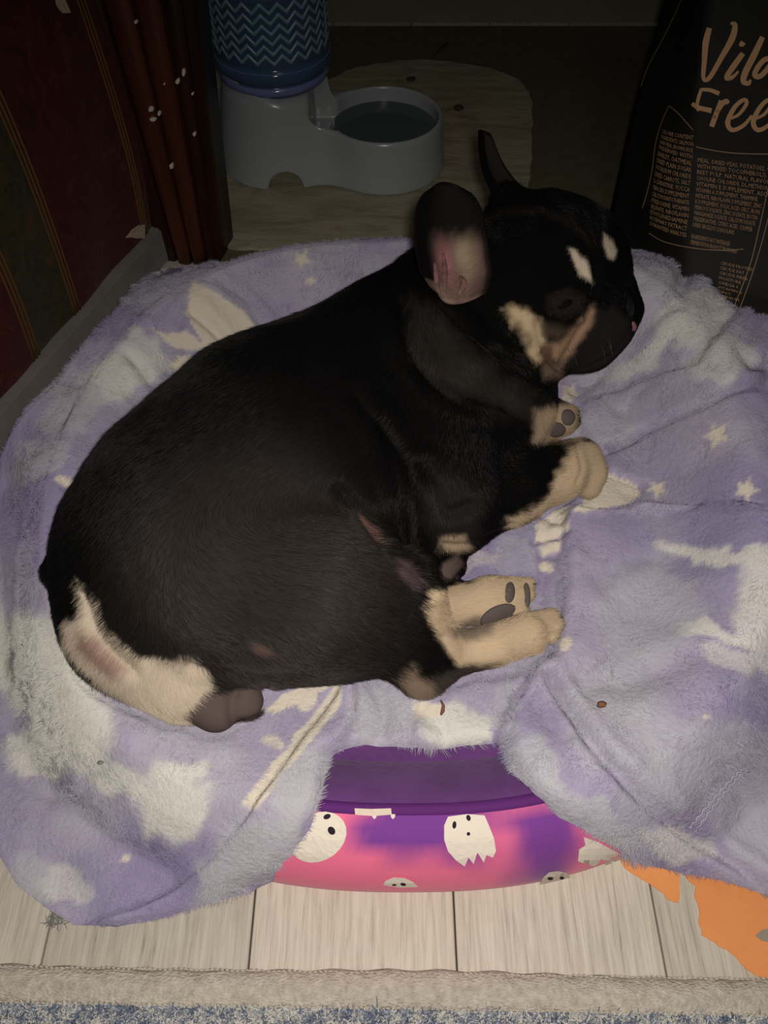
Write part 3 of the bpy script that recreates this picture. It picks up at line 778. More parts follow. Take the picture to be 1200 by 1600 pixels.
for j in range(NTt):
    for i in range(m_): F.append((j * m_ + i, j * m_ + (i + 1) % m_, (j + 1) * m_ + (i + 1) % m_, (j + 1) * m_ + i))
F += [tuple(range(m_))[::-1], tuple(NTt * m_ + i for i in range(m_))]
bag_m = add_bump(mat('black_film', lin(27, 26, 24), 0.6, 0.25), 30, 0.25, 0.004)
mesh_obj('sack', V, F, bag_m, bag)
tan_m = mat('tan_ink', lin(222, 172, 126), 0.6, 0.3); text_m = mat('brown_ink', lin(196, 152, 112), 0.7, 0.2); line_m = mat('gold_line', lin(170, 138, 100), 0.6, 0.3)
bagV = [Vector(v) for v in V]; bag_bvh = BVHTree.FromPolygons(bagV, F)
def on_bag(u, v, lift=0.0007):
    d = Vector(ray(u, v)); d.normalize(); h = bag_bvh.ray_cast(Vector((0, 0, CAM_H)), d)
    if h[0] is None: return np.array(at_y(u, v, 1.08))
    n_ = h[1] if h[1].dot(d) < 0 else -h[1]
    return np.array(h[0] + n_ * lift)
def ribbon(name, pts, w, m, n=10, lift=0.0007):
    """brush stroke: a ribbon of given pixel widths laid on the bag's front"""
    p = smooth_line(pts, n); w = np.interp(np.linspace(0, 1, len(p)), np.linspace(0, 1, len(w)), w)
    t = np.gradient(p, axis=0); t /= np.linalg.norm(t, axis=1, keepdims=True) + 1e-9; nn_ = np.stack([-t[:, 1], t[:, 0]], 1)
    V = []; F = []
    for i in range(len(p)):
        for s_ in (-0.5, 0.5):
            q_ = p[i] + nn_[i] * w[i] * s_; V.append(on_bag(q_[0], q_[1], lift))
    for i in range(len(p) - 1): F.append((2 * i, 2 * i + 1, 2 * i + 3, 2 * i + 2))
    return V, F
def zx(*pts): return [(920 + a * 0.35, b * 0.35) for a, b in pts]
W = [(zx((538, 125), (522, 190), (516, 270), (512, 350), (540, 345), (590, 260), (640, 170), (652, 112), (632, 105)), [8, 10, 8, 6, 7, 8, 10, 8, 3]),
     (zx((688, 238), (650, 290), (615, 345), (640, 345), (668, 318)), [8, 9, 8, 6, 3]), (zx((690, 188), (682, 200), (680, 208)), [8, 9, 5]),
     (zx((775, 165), (740, 240), (700, 320), (690, 362), (712, 372), (722, 355)), [8, 10, 10, 9, 7, 3]),
     (zx((818, 262), (782, 268), (748, 310), (742, 338), (768, 338), (810, 290), (845, 220), (872, 150)), [8, 8, 8, 8, 8, 8, 9, 8]), (zx((830, 270), (812, 330), (835, 335), (860, 310)), [8, 8, 6, 3])]
FR = [(zx((500, 400), (540, 402), (582, 418)), [5, 6, 7]), (zx((503, 396), (492, 430), (484, 470), (490, 495)), [5, 5, 5, 4]), (zx((462, 462), (490, 480), (548, 494)), [6, 7, 8]),
      (zx((590, 448), (568, 510), (548, 565)), [6, 8, 8]), (zx((556, 530), (590, 470), (612, 452), (622, 462)), [6, 8, 8, 6]),
      (zx((630, 530), (670, 510), (704, 462), (690, 446), (650, 480), (620, 545), (640, 580), (690, 560), (728, 515)), [4, 5, 6, 6, 7, 8, 7, 6, 4]),
      (zx((745, 530), (785, 508), (816, 462), (800, 446), (762, 482), (734, 545), (755, 580), (800, 560), (838, 515)), [4, 5, 6, 6, 7, 8, 7, 6, 4])]
for nm, grp in (('wild_lettering', W), ('free_lettering', FR)):
    V, F = merge([ribbon(nm, p_, w_, tan_m) for p_, w_ in grp]); o = mesh_obj(nm, V, F, tan_m, bag, smooth=False)
fl = [(zx((360, 472), (330, 540), (300, 640), (284, 760), (262, 860), (240, 930)), [1.2, 1.2]), (zx((360, 472), (400, 505), (440, 550), (466, 580)), [1.3, 1.3]), (zx((478, 655), (560, 672), (660, 684), (800, 688), (900, 690)), [1.6, 1.6]),
      (zx((270, 1040), (340, 1080), (470, 1108), (600, 1118), (690, 1112)), [1.2, 1.2]), (zx((800, 840), (762, 1010), (720, 1180), (640, 1390)), [1.4, 1.4]), (zx((812, 930), (770, 1090), (720, 1250), (668, 1392)), [1.3, 1.3]),
      (zx((415, 0), (340, 160), (270, 290), (235, 385)), [1.0, 1.0])]  # last stroke: highlight along the side seal's edge, painted as a line
V, F = merge([ribbon('frame_and_edge_glint', p_, w_, line_m, 6, 0.0008) for p_, w_ in fl]); o = mesh_obj('frame_and_edge_glint', V, F, line_m, bag, smooth=False); o['kind'] = 'stuff'
def text_geo(s_):
    cu = bpy.data.curves.new('txt', 'FONT'); cu.body = s_; cu.size = 1.0; cu.resolution_u = 1; cu.fill_mode = 'FRONT'
    o = bpy.data.objects.new('txt', cu); COL.objects.link(o)
    me = o.to_mesh(); me_v = np.array([v.co[:] for v in me.vertices]); me_f = [tuple(p_.vertices) for p_ in me.polygons]
    o.to_mesh_clear(); bpy.data.objects.remove(o); bpy.data.curves.remove(cu)
    return me_v, me_f
cv = np.array([c_[1] for c_ in C_PX], float); ct = np.linspace(0, 1, len(C_PX))
def tC(v): return float(np.interp(-v, -cv, ct))
LINES = ['MEAL, DRIED PEAS, POTATOES, CHICKEN FAT', 'WITH MIXED TOCOPHEROLS), PEA STARCH', 'BEET PULP, NATURAL FLAVOR, FLAXSEED', 'CHOLINE CHLORIDE, DL-METHIONINE, TAURINE', 'VITAMIN E SUPPLEMENT, ASCORBIC ACID', 'VITAMIN A SUPPLEMENT, THIAMINE', 'NITRATE, RIBOFLAVIN SUPPLEMENT, ZINC', 'B SUPPLEMENT, FOLIC ACID, SALT, IRON', 'FERROUS SULFATE, ZINC SULFATE, BIOTIN', 'MANGANESE SULFATE, CALCIUM IODATE', 'PRESERVATIVE, CITRIC ACID, COPPER', 'DRIED BACILLUS COAGULANS', '', 'INGREDIENTS NOT INTENDED', 'FERMENTATION PRODUCT FROM WHEY']
allp = []
def put_text(s_, f0, f1, v0, hpx, vmap=tC):
    if not s_: return
    tv, tf = text_geo(s_)
    if not len(tv): return
    wd = tv[:, 0].max(); V = []
    for a, b, _ in tv:
        V.append(bag_pt(f0 + (f1 - f0) * a / wd, vmap(v0 - b * hpx), 0.0008))
    allp.append((V, tf))
for i, s_ in enumerate(LINES):
    v0 = 252 + i * 9.1
    ue = 1236 if v0 < 290 else 1189 - (v0 - 294) * 0.29
    put_text(s_, 2.012, 2.012 + (ue - 1087) / 372 * min(1.0, len(s_) / 33), v0, 9.2)
LEFT = ['CALORIE CONTENT', 'INGREDIENTS: SALMON', 'LAMB MEAL, BROWN RICE', 'PRESERVED WITH', 'BARLEY, OATMEAL', 'DRIED PLAIN SUGAR', 'POTASSIUM CHLORIDE', 'DRIED CARROTS, SALT', 'L-CARNITINE, YUCCA', 'NIACIN SUPPLEMENT', 'CALCIUM PANTOTHENATE', 'PYRIDOXINE, VITAMIN', 'SELENITE, RIBOFLAVIN', 'ETHYLENEDIAMINE', 'ROSEMARY EXTRACT', 'GUARANTEED ANALYSIS']
for i, s_ in enumerate(LEFT): put_text(s_, 1.22, 1.97, 218 + i * 10.2, 10)
for i, s_ in enumerate(['CRUDE PROTEIN', 'CRUDE FAT', 'CRUDE FIBER', 'MOISTURE', 'OMEGA 6', 'VITAMIN E', 'ZINC', 'SELENIUM']): put_text(s_, 2.14, 2.14 + 0.0085 * len(s_) + 0.02, 408 + i * 7.5 - 8, 6.5)
for i, s_ in enumerate(['NET WEIGHT', 'FEEDING', 'DAILY CUPS', 'PUPPIES', 'ADULTS', '3 LB', '12 LB', '20 LB', '50 LB', '75 LB']): put_text(s_, 2.36, 2.36 + 0.011 * len(s_) + 0.02, 330 + i * 9.5, 8)
V, F = merge(allp); sp_ = mesh_obj('small_print', V, F, text_m, bag, smooth=False); sp_['kind'] = 'stuff'

# ------------------------------------------------------------------ the dog
def Pz(u, v, z): return at_z(float(u), float(v), float(z))
def rad(rpx, P): return rpx * float(project(P)[2]) / FPX
df = Field((-0.42, 0.22, 0.078), (0.40, 0.98, 0.46), 0.0024)
FLOW = []                                                    # (A, B, radius): fur runs from A to B
def limb(pts, k=0.02, flow=True):
    for i in range(len(pts) - 1):
        (u0, v0, z0, r0), (u1, v1, z1, r1) = pts[i], pts[i + 1]
        A = Pz(u0, v0, z0); B = Pz(u1, v1, z1); ra, rb = rad(r0, A), rad(r1, B)
        df.cone(A, ra, B, rb, k if i == 0 else max(k, 0.004))
        if flow: FLOW.append((A, B, max(ra, rb)))
def blob(u, v, z, rpx, k=0.02, sq=(1, 1, 1), M=None, sub=False):
    C = Pz(u, v, z); r = rad(rpx, C); df.ellipsoid(C, (r * sq[0], r * sq[1], r * sq[2]), M, k, sub)
# trunk: fur flows from head to tail
limb([(700, 500, 0.225, 118), (612, 615, 0.200, 152), (430, 722, 0.192, 178), (300, 815, 0.185, 160), (235, 870, 0.172, 138)], 0.05)
blob(500, 710, 0.190, 162, 0.05)
limb([(560, 760, 0.150, 130), (470, 850, 0.150, 120)], 0.05)
limb([(655, 650, 0.165, 120), (650, 780, 0.135, 80)], 0.05)
limb([(300, 900, 0.180, 130), (210, 960, 0.145, 92)], 0.05)
limb([(215, 1000, 0.132, 82), (290, 1060, 0.122, 68)], 0.04)
# other hind foot, sole up
limb([(640, 962, 0.125, 36), (700, 950, 0.108, 27), (765, 940, 0.106, 31), (798, 932, 0.106, 29)], 0.02)
limb([(800, 918, 0.114, 14), (822, 914, 0.112, 12)], 0.004, False); limb([(802, 934, 0.114, 15), (824, 930, 0.112, 12)], 0.004, False); limb([(796, 952, 0.112, 14), (815, 954, 0.110, 11)], 0.004, False)
# thigh and hind leg on top
limb([(350, 900, 0.205, 118), (500, 930, 0.205, 108), (610, 940, 0.190, 82)], 0.035)
limb([(430, 980, 0.165, 92), (600, 985, 0.155, 68)], 0.03)
limb([(620, 950, 0.180, 68), (655, 1010, 0.148, 50), (662, 1052, 0.128, 30)], 0.025)
limb([(664, 1050, 0.132, 30), (712, 1020, 0.136, 34)], 0.018)
for q_ in ([(712, 1020, 0.136, 34), (770, 1008, 0.134, 32)], [(770, 1008, 0.134, 32), (822, 992, 0.128, 33)]): limb(q_, 0.004)
for (a, b, r) in [((815, 975), (862, 963), 15), ((820, 985), (868, 977), 16), ((818, 996), (860, 992), 16), ((806, 1008), (838, 1008), 15)]:
    limb([(*a, 0.134, r), (*b, 0.124, r - 2)], 0.003, False)
# tail stub, scrotum
limb([(150, 885, 0.165, 46), (105, 893, 0.155, 28), (88, 896, 0.150, 17)], 0.02)
blob(338, 1108, 0.112, 36, 0.012); blob(384, 1096, 0.112, 28, 0.008)
# shoulder, upper arm, forearm and paw
limb([(640, 690, 0.190, 100), (700, 780, 0.158, 72)], 0.04)
limb([(718, 800, 0.145, 58), (800, 765, 0.138, 50), (865, 738, 0.130, 42), (905, 722, 0.122, 34)], 0.022)
limb([(905, 724, 0.122, 33), (920, 742, 0.115, 24), (920, 764, 0.106, 16)], 0.012, False)
limb([(700, 820, 0.128, 40), (712, 842, 0.112, 24)], 0.02, False)
blob(703, 884, 0.105, 20, 0.006, (1.1, 0.8, 0.8)); limb([(650, 850, 0.12, 60), (672, 890, 0.108, 34)], 0.03, False)
# other front paw, sole showing
limb([(790, 665, 0.125, 34), (850, 655, 0.118, 30), (878, 656, 0.118, 26)], 0.015)
limb([(872, 645, 0.12, 14), (892, 644, 0.118, 11)], 0.004, False); limb([(874, 662, 0.12, 14), (894, 660, 0.118, 11)], 0.004, False)
# neck with its roll, throat
limb([(800, 470, 0.245, 120), (720, 540, 0.225, 112)], 0.03)
limb([(645, 455, 0.285, 40), (672, 520, 0.282, 46), (728, 575, 0.268, 50), (790, 612, 0.235, 50), (825, 640, 0.195, 40)], 0.014)
limb([(780, 600, 0.19, 75), (760, 660, 0.165, 80)], 0.03)
limb([(815, 590, 0.205, 48), (822, 640, 0.175, 36), (812, 672, 0.150, 24)], 0.02)
# skull and muzzle
limb([(828, 405, 0.285, 96), (850, 402, 0.285, 98)], 0.02)
limb([(905, 385, 0.285, 62), (915, 440, 0.270, 66)], 0.02)
limb([(805, 475, 0.262, 88), (860, 492, 0.240, 82)], 0.03)
limb([(895, 470, 0.255, 66), (922, 495, 0.235, 60), (936, 502, 0.225, 54)], 0.02)
limb([(872, 543, 0.215, 43), (916, 532, 0.212, 46), (952, 500, 0.218, 40)], 0.012)          # the hanging lip
limb([(965, 463, 0.250, 34), (981, 482, 0.240, 23)], 0.014)
limb([(945, 395, 0.290, 22), (950, 415, 0.285, 20)], 0.03, False)                            # far brow
limb([(880, 415, 0.298, 34), (905, 425, 0.290, 30)], 0.03, False)
limb([(840, 520, 0.235, 42), (862, 548, 0.222, 32)], 0.014, False)
FLOW.append((Pz(980, 480, 0.25), Pz(800, 420, 0.29), rad(90, Pz(860, 420, 0.28))))
# ear roots
limb([(735, 445, 0.290, 42), (728, 425, 0.300, 36)], 0.025, False)
limb([(796, 322, 0.325, 30), (792, 308, 0.332, 22)], 0.02, False)
sl, g = df.window(df.lo, df.lo + df.h * df.n)
fl_ = (np.maximum(drape(g[:, :, 0, 0], g[:, :, 0, 1]), bed_h(g[:, :, 0, 0], g[:, :, 0, 1])) + 0.008)[:, :, None]
df.F[sl] = np.maximum(df.F[sl], (fl_ - g[..., 2]) * 0.8)
DV, DQ = df.mesh(); del g
# keep the one connected body
par = np.arange(len(DV))
for _ in range(200):
    m_ = par[DQ].min(1); new = par.copy()
    for k_ in range(4): np.minimum.at(new, DQ[:, k_], m_)
    new = new[new]
    if (new == par).all(): break
    par = new
main = np.bincount(par).argmax(); DQ = DQ[par[DQ[:, 0]] == main]
used = np.unique(DQ); rm = np.full(len(DV), -1); rm[used] = np.arange(len(used)); DV = DV[used]; DQ = rm[DQ]
DV = relax(DV, DQ, 4, 0.5)
# wrinkles and creases of skin: pressed into the surface that carries them
DN = normals(DV, DQ); du, dv_, dd = project(DV); UV = np.stack([du, dv_], -1)
view = np.array([0, 0, CAM_H]) - DV; view /= np.linalg.norm(view, axis=1, keepdims=True); facing = sstep(0.05, 0.3, (DN * view).sum(1))
GROOVES = [
    ([(640, 880), (600, 850), (560, 800), (530, 760)], 10, 0.006), ([(668, 925), (640, 890), (610, 862)], 7, 0.008),
    ([(600, 660), (640, 730), (655, 800), (660, 860)], 9, 0.005), ([(560, 620), (600, 680), (625, 760), (630, 850)], 10, 0.003),
    ([(690, 470), (740, 520), (790, 560), (845, 600)], 7, 0.007), ([(625, 470), (650, 560), (710, 620), (790, 655), (820, 680)], 9, 0.007),
    ([(735, 790), (700, 800), (680, 770), (660, 720)], 9, 0.005), ([(690, 850), (735, 850), (800, 820)], 4, 0.003),
    ([(930, 400), (932, 440), (922, 470), (915, 490)], 5, 0.004), ([(840, 505), (848, 540), (862, 568)], 6, 0.0025), ([(925, 485), (905, 520), (888, 552), (872, 572)], 7, 0.003),
    ([(862, 478), (878, 482), (900, 478), (912, 470)], 3.2, 0.0032), ([(866, 460), (885, 454), (905, 458)], 3, 0.0018), ([(855, 492), (880, 500), (905, 495)], 3, 0.0016),
    ([(855, 560), (880, 580), (920, 575), (960, 552), (985, 520)], 3.5, 0.003), ([(940, 440), (955, 452), (968, 470)], 4, 0.003), ([(900, 340), (930, 370), (938, 400)], 6, 0.003),
    ([(842, 990), (868, 980)], 2.2, 0.002), ([(836, 1000), (862, 994)], 2.2, 0.002), ([(690, 1000), (700, 1040), (690, 1060)], 7, 0.002),
    ([(900, 700), (908, 730), (900, 755)], 3, 0.0014), ([(368, 1080), (362, 1100), (364, 1125)], 8, 0.002), ([(130, 930), (160, 1000), (210, 1050)], 8, 0.003),
    ([(300, 1040), (420, 1055), (480, 1050)], 8, 0.003), ([(880, 1000), (860, 985)], 2, 0.001)]
for p_, w_, d_ in GROOVES:
    q_ = smooth_line(p_, 5); d = line_dist(UV, q_); DV = DV - DN * ((np.exp(-(d / w_) ** 2) - 0.4 * np.exp(-((d - 2.2 * w_) / (1.3 * w_)) ** 2)) * d_ * facing)[:, None]
DV = DV + DN * (0.0012 * fbm(DV, 30, 2))[:, None]
DN = normals(DV, DQ)
dog_bvh = BVHTree.FromPolygons([Vector(v) for v in DV], [tuple(q_) for q_ in DQ.tolist()])
def on_dog(u, v):
    d = Vector(ray(u, v)); d.normalize(); h = dog_bvh.ray_cast(Vector((0, 0, CAM_H)), d)
    return h
# coat colours (tan points, cream rump) and painted fur sheen, each patch a soft ball about a spot of skin
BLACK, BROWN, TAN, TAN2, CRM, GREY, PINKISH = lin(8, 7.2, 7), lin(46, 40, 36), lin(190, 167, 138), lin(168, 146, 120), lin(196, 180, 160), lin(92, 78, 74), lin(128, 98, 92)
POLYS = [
    ([(640, 455), (690, 480), (740, 560), (800, 600), (850, 630), (840, 670), (780, 640), (690, 610), (640, 540)], lin(34, 30, 27), 20, 14),  # fur sheen on the neck roll, put into the colour
    ([(660, 760), (700, 740), (760, 770), (740, 850), (690, 850), (660, 810)], lin(30, 28, 27), 20, 14),  # sheen of the elbow fur, painted as lighter coat
    ([(885, 550), (902, 515), (930, 488), (962, 480), (988, 500), (985, 538), (955, 567), (915, 584), (880, 582)], lin(34, 30, 30), 8, 6),
    ([(855, 462), (890, 452), (915, 462), (912, 485), (885, 495), (858, 490)], lin(36, 29, 27), 8, 5),
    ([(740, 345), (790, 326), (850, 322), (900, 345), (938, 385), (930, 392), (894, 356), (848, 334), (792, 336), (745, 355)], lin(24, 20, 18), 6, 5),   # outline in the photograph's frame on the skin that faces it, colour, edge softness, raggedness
    ([(120, 905), (150, 940), (168, 985), (215, 1025), (300, 1030), (318, 1045), (330, 1075), (310, 1095), (296, 1150), (240, 1135), (150, 1070), (96, 1010), (100, 970), (130, 960)], CRM, 6, 9),
    ([(92, 905), (112, 915), (118, 960), (108, 975)], BLACK, 6, 4),
    ([(125, 985), (160, 1000), (200, 1050), (170, 1055), (120, 1015)], lin(150, 122, 110), 10, 6),
    ([(320, 1088), (362, 1080), (415, 1066), (425, 1110), (370, 1125), (345, 1160), (290, 1150), (288, 1115)], GREY, 5, 3),
    ([(660, 950), (672, 925), (745, 905), (800, 890), (845, 895), (845, 945), (890, 930), (905, 1000), (800, 1050), (760, 1052), (715, 1040), (690, 1005)], TAN, 6, 8),
    ([(640, 1040), (655, 1060), (690, 1075), (665, 1110), (640, 1095), (620, 1060)], lin(132, 114, 96), 12, 8),
    ([(670, 1060), (730, 1040), (780, 1036), (740, 1062), (690, 1085)], lin(60, 52, 46), 10, 6),
    ([(700, 982), (735, 966), (765, 962), (770, 992), (735, 1000), (705, 996)], lin(128, 112, 96), 7, 6),
    ([(885, 700), (905, 690), (960, 690), (960, 790), (910, 782), (860, 800), (800, 830), (790, 815), (840, 790), (868, 755), (882, 730)], TAN, 10, 12),
    ([(835, 640), (900, 625), (905, 690), (835, 690)], TAN2, 8, 5),
    ([(688, 838), (725, 836), (735, 858), (712, 866), (692, 856)], lin(150, 130, 108), 6, 5),
    ([(685, 900), (690, 880), (715, 866), (725, 880), (705, 905)], GREY, 4, 3), ([(610, 870), (640, 880), (660, 915), (645, 920), (620, 895)], lin(70, 56, 58), 6, 4),
    ([(888, 388), (902, 392), (918, 408), (926, 440), (914, 434), (900, 418)], CRM, 4, 5), ([(943, 362), (956, 372), (964, 392), (960, 405), (950, 402), (945, 385)], CRM, 3.5, 3),
    ([(795, 480), (822, 482), (842, 500), (848, 530), (848, 560), (838, 568), (826, 556), (820, 520), (800, 500)], lin(178, 156, 124), 9, 12),
    ([(852, 542), (876, 532), (903, 508), (926, 480), (931, 488), (912, 520), (894, 552), (878, 568), (860, 562)], lin(146, 118, 94), 8, 9),
    ([(840, 505), (870, 510), (890, 515), (870, 530), (850, 525)], lin(72, 60, 48), 12, 8), ([(848, 545), (862, 540), (866, 580), (850, 578)], lin(90, 66, 54), 6, 4),
    ([(385, 1003), (396, 1002), (414, 1010), (420, 1022), (400, 1022)], lin(84, 66, 60), 5, 5), ([(850, 575), (880, 560), (880, 590), (850, 592)], lin(100, 84, 70), 8, 6),
    ([(560, 800), (580, 820), (592, 850), (584, 846), (566, 820)], lin(96, 70, 66), 4, 4)]
def dog_color(P, N, hairs=False):
    u, v, _ = project(P); uv = np.stack([u, v], -1)
    vw = np.array([0, 0, CAM_H]) - P; vw /= np.linalg.norm(vw, axis=1, keepdims=True); fc = sstep(-0.25, 0.1, (N * vw).sum(1))
    c = np.repeat(BLACK[None], len(P), 0)
    d = np.linalg.norm((P - Pz(400, 930, 0.25)) * np.array([1, 1, 0.6]), axis=1); w = (0.8 * (1 - sstep(0.05, 0.16, d)))[:, None]; c = (1 - w) * c + w * BROWN  # brownish haunch; also stands in for the fur's specular speckle
    jit = np.stack([fbm(P, 90, 3), fbm(P + 7, 90, 3)], -1)
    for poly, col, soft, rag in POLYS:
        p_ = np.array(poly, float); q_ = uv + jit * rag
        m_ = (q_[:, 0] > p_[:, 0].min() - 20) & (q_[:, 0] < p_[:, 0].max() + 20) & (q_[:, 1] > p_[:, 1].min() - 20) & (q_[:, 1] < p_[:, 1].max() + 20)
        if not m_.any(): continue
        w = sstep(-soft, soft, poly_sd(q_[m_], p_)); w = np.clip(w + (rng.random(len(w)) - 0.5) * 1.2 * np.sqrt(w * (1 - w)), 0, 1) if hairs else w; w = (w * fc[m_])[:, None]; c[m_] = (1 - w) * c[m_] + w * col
    return c
dog = thing('french_bulldog', 'black french bulldog with tan points lying curled on the fluffy blanket', 'dog', (0.0, 0.55, 0.09))
skin_m = add_bump(mat('dog_coat', rough=0.9, spec=0.05, attr='col'), 420, 0.4, 0.0012)
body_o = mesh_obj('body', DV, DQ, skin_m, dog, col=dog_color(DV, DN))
# short fur, following the body from head to tail and down the limbs
ND = 330000
DR, dqi = sample_quads(DV, DQ, ND, np.where(DV[DQ[:, 0], 2] > 0.096, 1.0, 0.05))
nR = DN[dqi]
W_ = np.zeros(ND); D_ = np.zeros((ND, 3))
for A, B, r_ in FLOW:
    d = np.maximum(seg_dist(DR, A, B) - r_, 0); w = np.exp(-d / 0.012) + 1e-6
    D_ += w[:, None] * ((B - A) / (np.linalg.norm(B - A) + 1e-9)); W_ += w
D_ /= W_[:, None]; D_ += np.array([0, 0, -0.25])
D_ += 0.35 * np.stack([fbm(DR, 22, 2), fbm(DR + 5, 22, 2), fbm(DR + 9, 22, 2)], -1)
D_ -= nR * (D_ * nR).sum(1, keepdims=True); D_ /= np.linalg.norm(D_, axis=1, keepdims=True) + 1e-9
fur_dir = D_ + nR * rng.uniform(0.22, 0.5, (ND, 1)) + rng.normal(0, 0.12, (ND, 3)); fur_dir /= np.linalg.norm(fur_dir, axis=1, keepdims=True)
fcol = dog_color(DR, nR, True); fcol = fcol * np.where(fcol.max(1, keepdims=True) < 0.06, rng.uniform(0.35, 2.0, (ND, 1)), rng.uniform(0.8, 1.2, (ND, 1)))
uR, vR, _ = project(DR)
bare = np.zeros(ND, bool)
for poly in (POLYS[8][0], POLYS[16][0]): bare |= poly_sd(np.stack([uR, vR], -1), poly) > 0
Lf = rng.uniform(0.006, 0.010, ND) * np.where(poly_sd(np.stack([uR, vR], -1), [(800, 300), (1010, 420), (1010, 600), (840, 600), (780, 480)]) > 0, 0.6, 1.0) * np.where(uR > 690, 0.7, 1.0)
ok = ~bare
fur_m = mat('dog_fur', rough=0.45, spec=0.18, attr='col')
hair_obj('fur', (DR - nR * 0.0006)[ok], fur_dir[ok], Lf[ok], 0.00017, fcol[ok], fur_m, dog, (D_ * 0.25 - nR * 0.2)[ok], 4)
# ears: cupped shells, dark outside, bare and pink inside
def ear(base, tip, nrm, width, cup, lean, inner, thick=0.0045, ns=22, na=18, wprof=None):
    A = np.array(tip) - np.array(base); Ln = np.linalg.norm(A); A /= Ln
    N_ = np.array(nrm, float); N_ -= A * (N_ @ A); N_ /= np.linalg.norm(N_); B = np.cross(A, N_)
    s_ = np.linspace(0, 1, ns); wp = np.interp(s_, *wprof)
    V = []; cols = []
    for side in (1, 0):
        for i in range(ns):
            for j in range(na):
                a = -1 + 2 * j / (na - 1); e = 1 - 0.85 * side * 0.0
                off = cup * (a * a) * (1 - 0.55 * s_[i]) - lean * math.sin(math.pi * s_[i]) - (0 if side else thick * (1 - 0.75 * a * a) * (1 - 0.6 * s_[i] ** 4))
                p_ = np.array(base) + A * Ln * s_[i] * (1 - 0.10 * a * a) + B * wp[i] * width * a + N_ * off
                V.append(p_); cols.append(inner(s_[i], a) if side else BLACK)
    F = []
    for i in range(ns - 1):
        for j in range(na - 1):
            q_ = (i * na + j, i * na + j + 1, (i + 1) * na + j + 1, (i + 1) * na + j); F.append(q_); o_ = ns * na; F.append(tuple(o_ + k_ for k_ in q_[::-1]))
    o_ = ns * na
    edge = [(0, j) for j in range(na)] + [(i, na - 1) for i in range(1, ns)] + [(ns - 1, j) for j in range(na - 2, -1, -1)] + [(i, 0) for i in range(ns - 2, 0, -1)]
    id_ = [i * na + j for i, j in edge]
    for k_ in range(len(id_)): a_, b_ = id_[k_], id_[(k_ + 1) % len(id_)]; F.append((b_, a_, o_ + a_, o_ + b_))
    return np.array(V), F, np.array(cols)
def inner_near(s, a):
    rim = max(sstep(0.76, 0.95, a), 1 - sstep(-0.62, -0.2, a) if s > 0.17 else 1 - sstep(-1.0, -0.9, a)); mot = float(vnoise(np.array([s * 9, a * 7, 0.5]), 1.0)) * 0.5 + float(vnoise(np.array([s * 22, a * 17, 2.5]), 1.0)) * 0.5
    base = lin(112, 88, 80) * (1 + 0.5 * mot); pink = lin(176, 104, 116) * (1 + 0.6 * mot); crm = lin(172, 152, 126) * (1 + 0.3 * mot)
    wpk = 0.7 * math.exp(-((a + 0.12) / 0.18) ** 2 - ((s - 0.36) / 0.18) ** 2); wc = math.exp(-((a - 0.42) / 0.25) ** 2 - ((s - 0.45) / 0.25) ** 2) + math.exp(-((a + 0.5) / 0.3) ** 2 - ((s - 0.05) / 0.12) ** 2)
    c = base * (1 - wpk) + pink * wpk; wc = min(wc, 1) * 0.8; c = c * (1 - wc) + crm * wc
    dk = sstep(0.47, 0.68, s + 0.08 * mot); c = 0.8 * c * (1 - dk) + lin(17, 14, 13) * dk
    return c * (1 - rim) + BLACK * rim
skin_in = add_bump(mat('ear_skin', rough=0.75, spec=0.1, attr='col'), 380, 0.6, 0.0015)
Eb, Et = Pz(712, 474, 0.322), Pz(694, 284, 0.380)
Nn = np.array([0.18, -0.80, 0.58])
V, F, cl = ear(Eb, Et, Nn, rad(60, Eb), 0.022, 0.010, inner_near, 0.006, 26, 22, ([0, 0.08, 0.25, 0.5, 0.7, 0.85, 0.95, 1.0], [0.62, 0.80, 0.98, 1.0, 0.97, 0.88, 0.70, 0.42]))
near_ear = mesh_obj('ear', V, F, skin_in, dog, col=cl); near_ear['label'] = 'ear turned open, pink skin inside'
# folds of bare skin low in the ear
fold_m = noise_color(mat('pink_skin', rough=0.65, spec=0.25), [(0.35, lin(92, 68, 63)), (0.65, lin(136, 96, 95))], scale=120)
grid_ = V[:26 * 22].reshape(26, 22, 3)
for q_, r_ in (([(2, 7), (5, 8), (8, 9), (11, 9)], 0.0032), ([(1, 4), (4, 5), (7, 6), (9, 6)], 0.0030), ([(2, 12), (4, 14), (6, 13)], 0.0036)):
    P = smooth_line([grid_[a_, b_] for a_, b_ in q_], 5)
    tv, tf = tube(P, r_ * np.sin(np.linspace(0.35, 2.8, len(P))), 8); mesh_obj('ear_fold', tv, tf, fold_m, near_ear)
Fb, Ft = Pz(789, 316, 0.332), Pz(750, 202, 0.375)
def inner_far(s, a): return lin(34, 29, 27) * (1 - 0.3 * abs(a))
V, F, cl = ear(Fb, Ft, (0.75, -0.55, 0.35), rad(40, Fb), 0.016, 0.006, inner_far, 0.006, 24, 16, ([0, 0.1, 0.3, 0.6, 0.85, 0.95, 1.0], [1.05, 0.98, 0.82, 0.54, 0.36, 0.28, 0.15]))
mesh_obj('ear', V, F, skin_in, dog, col=cl)
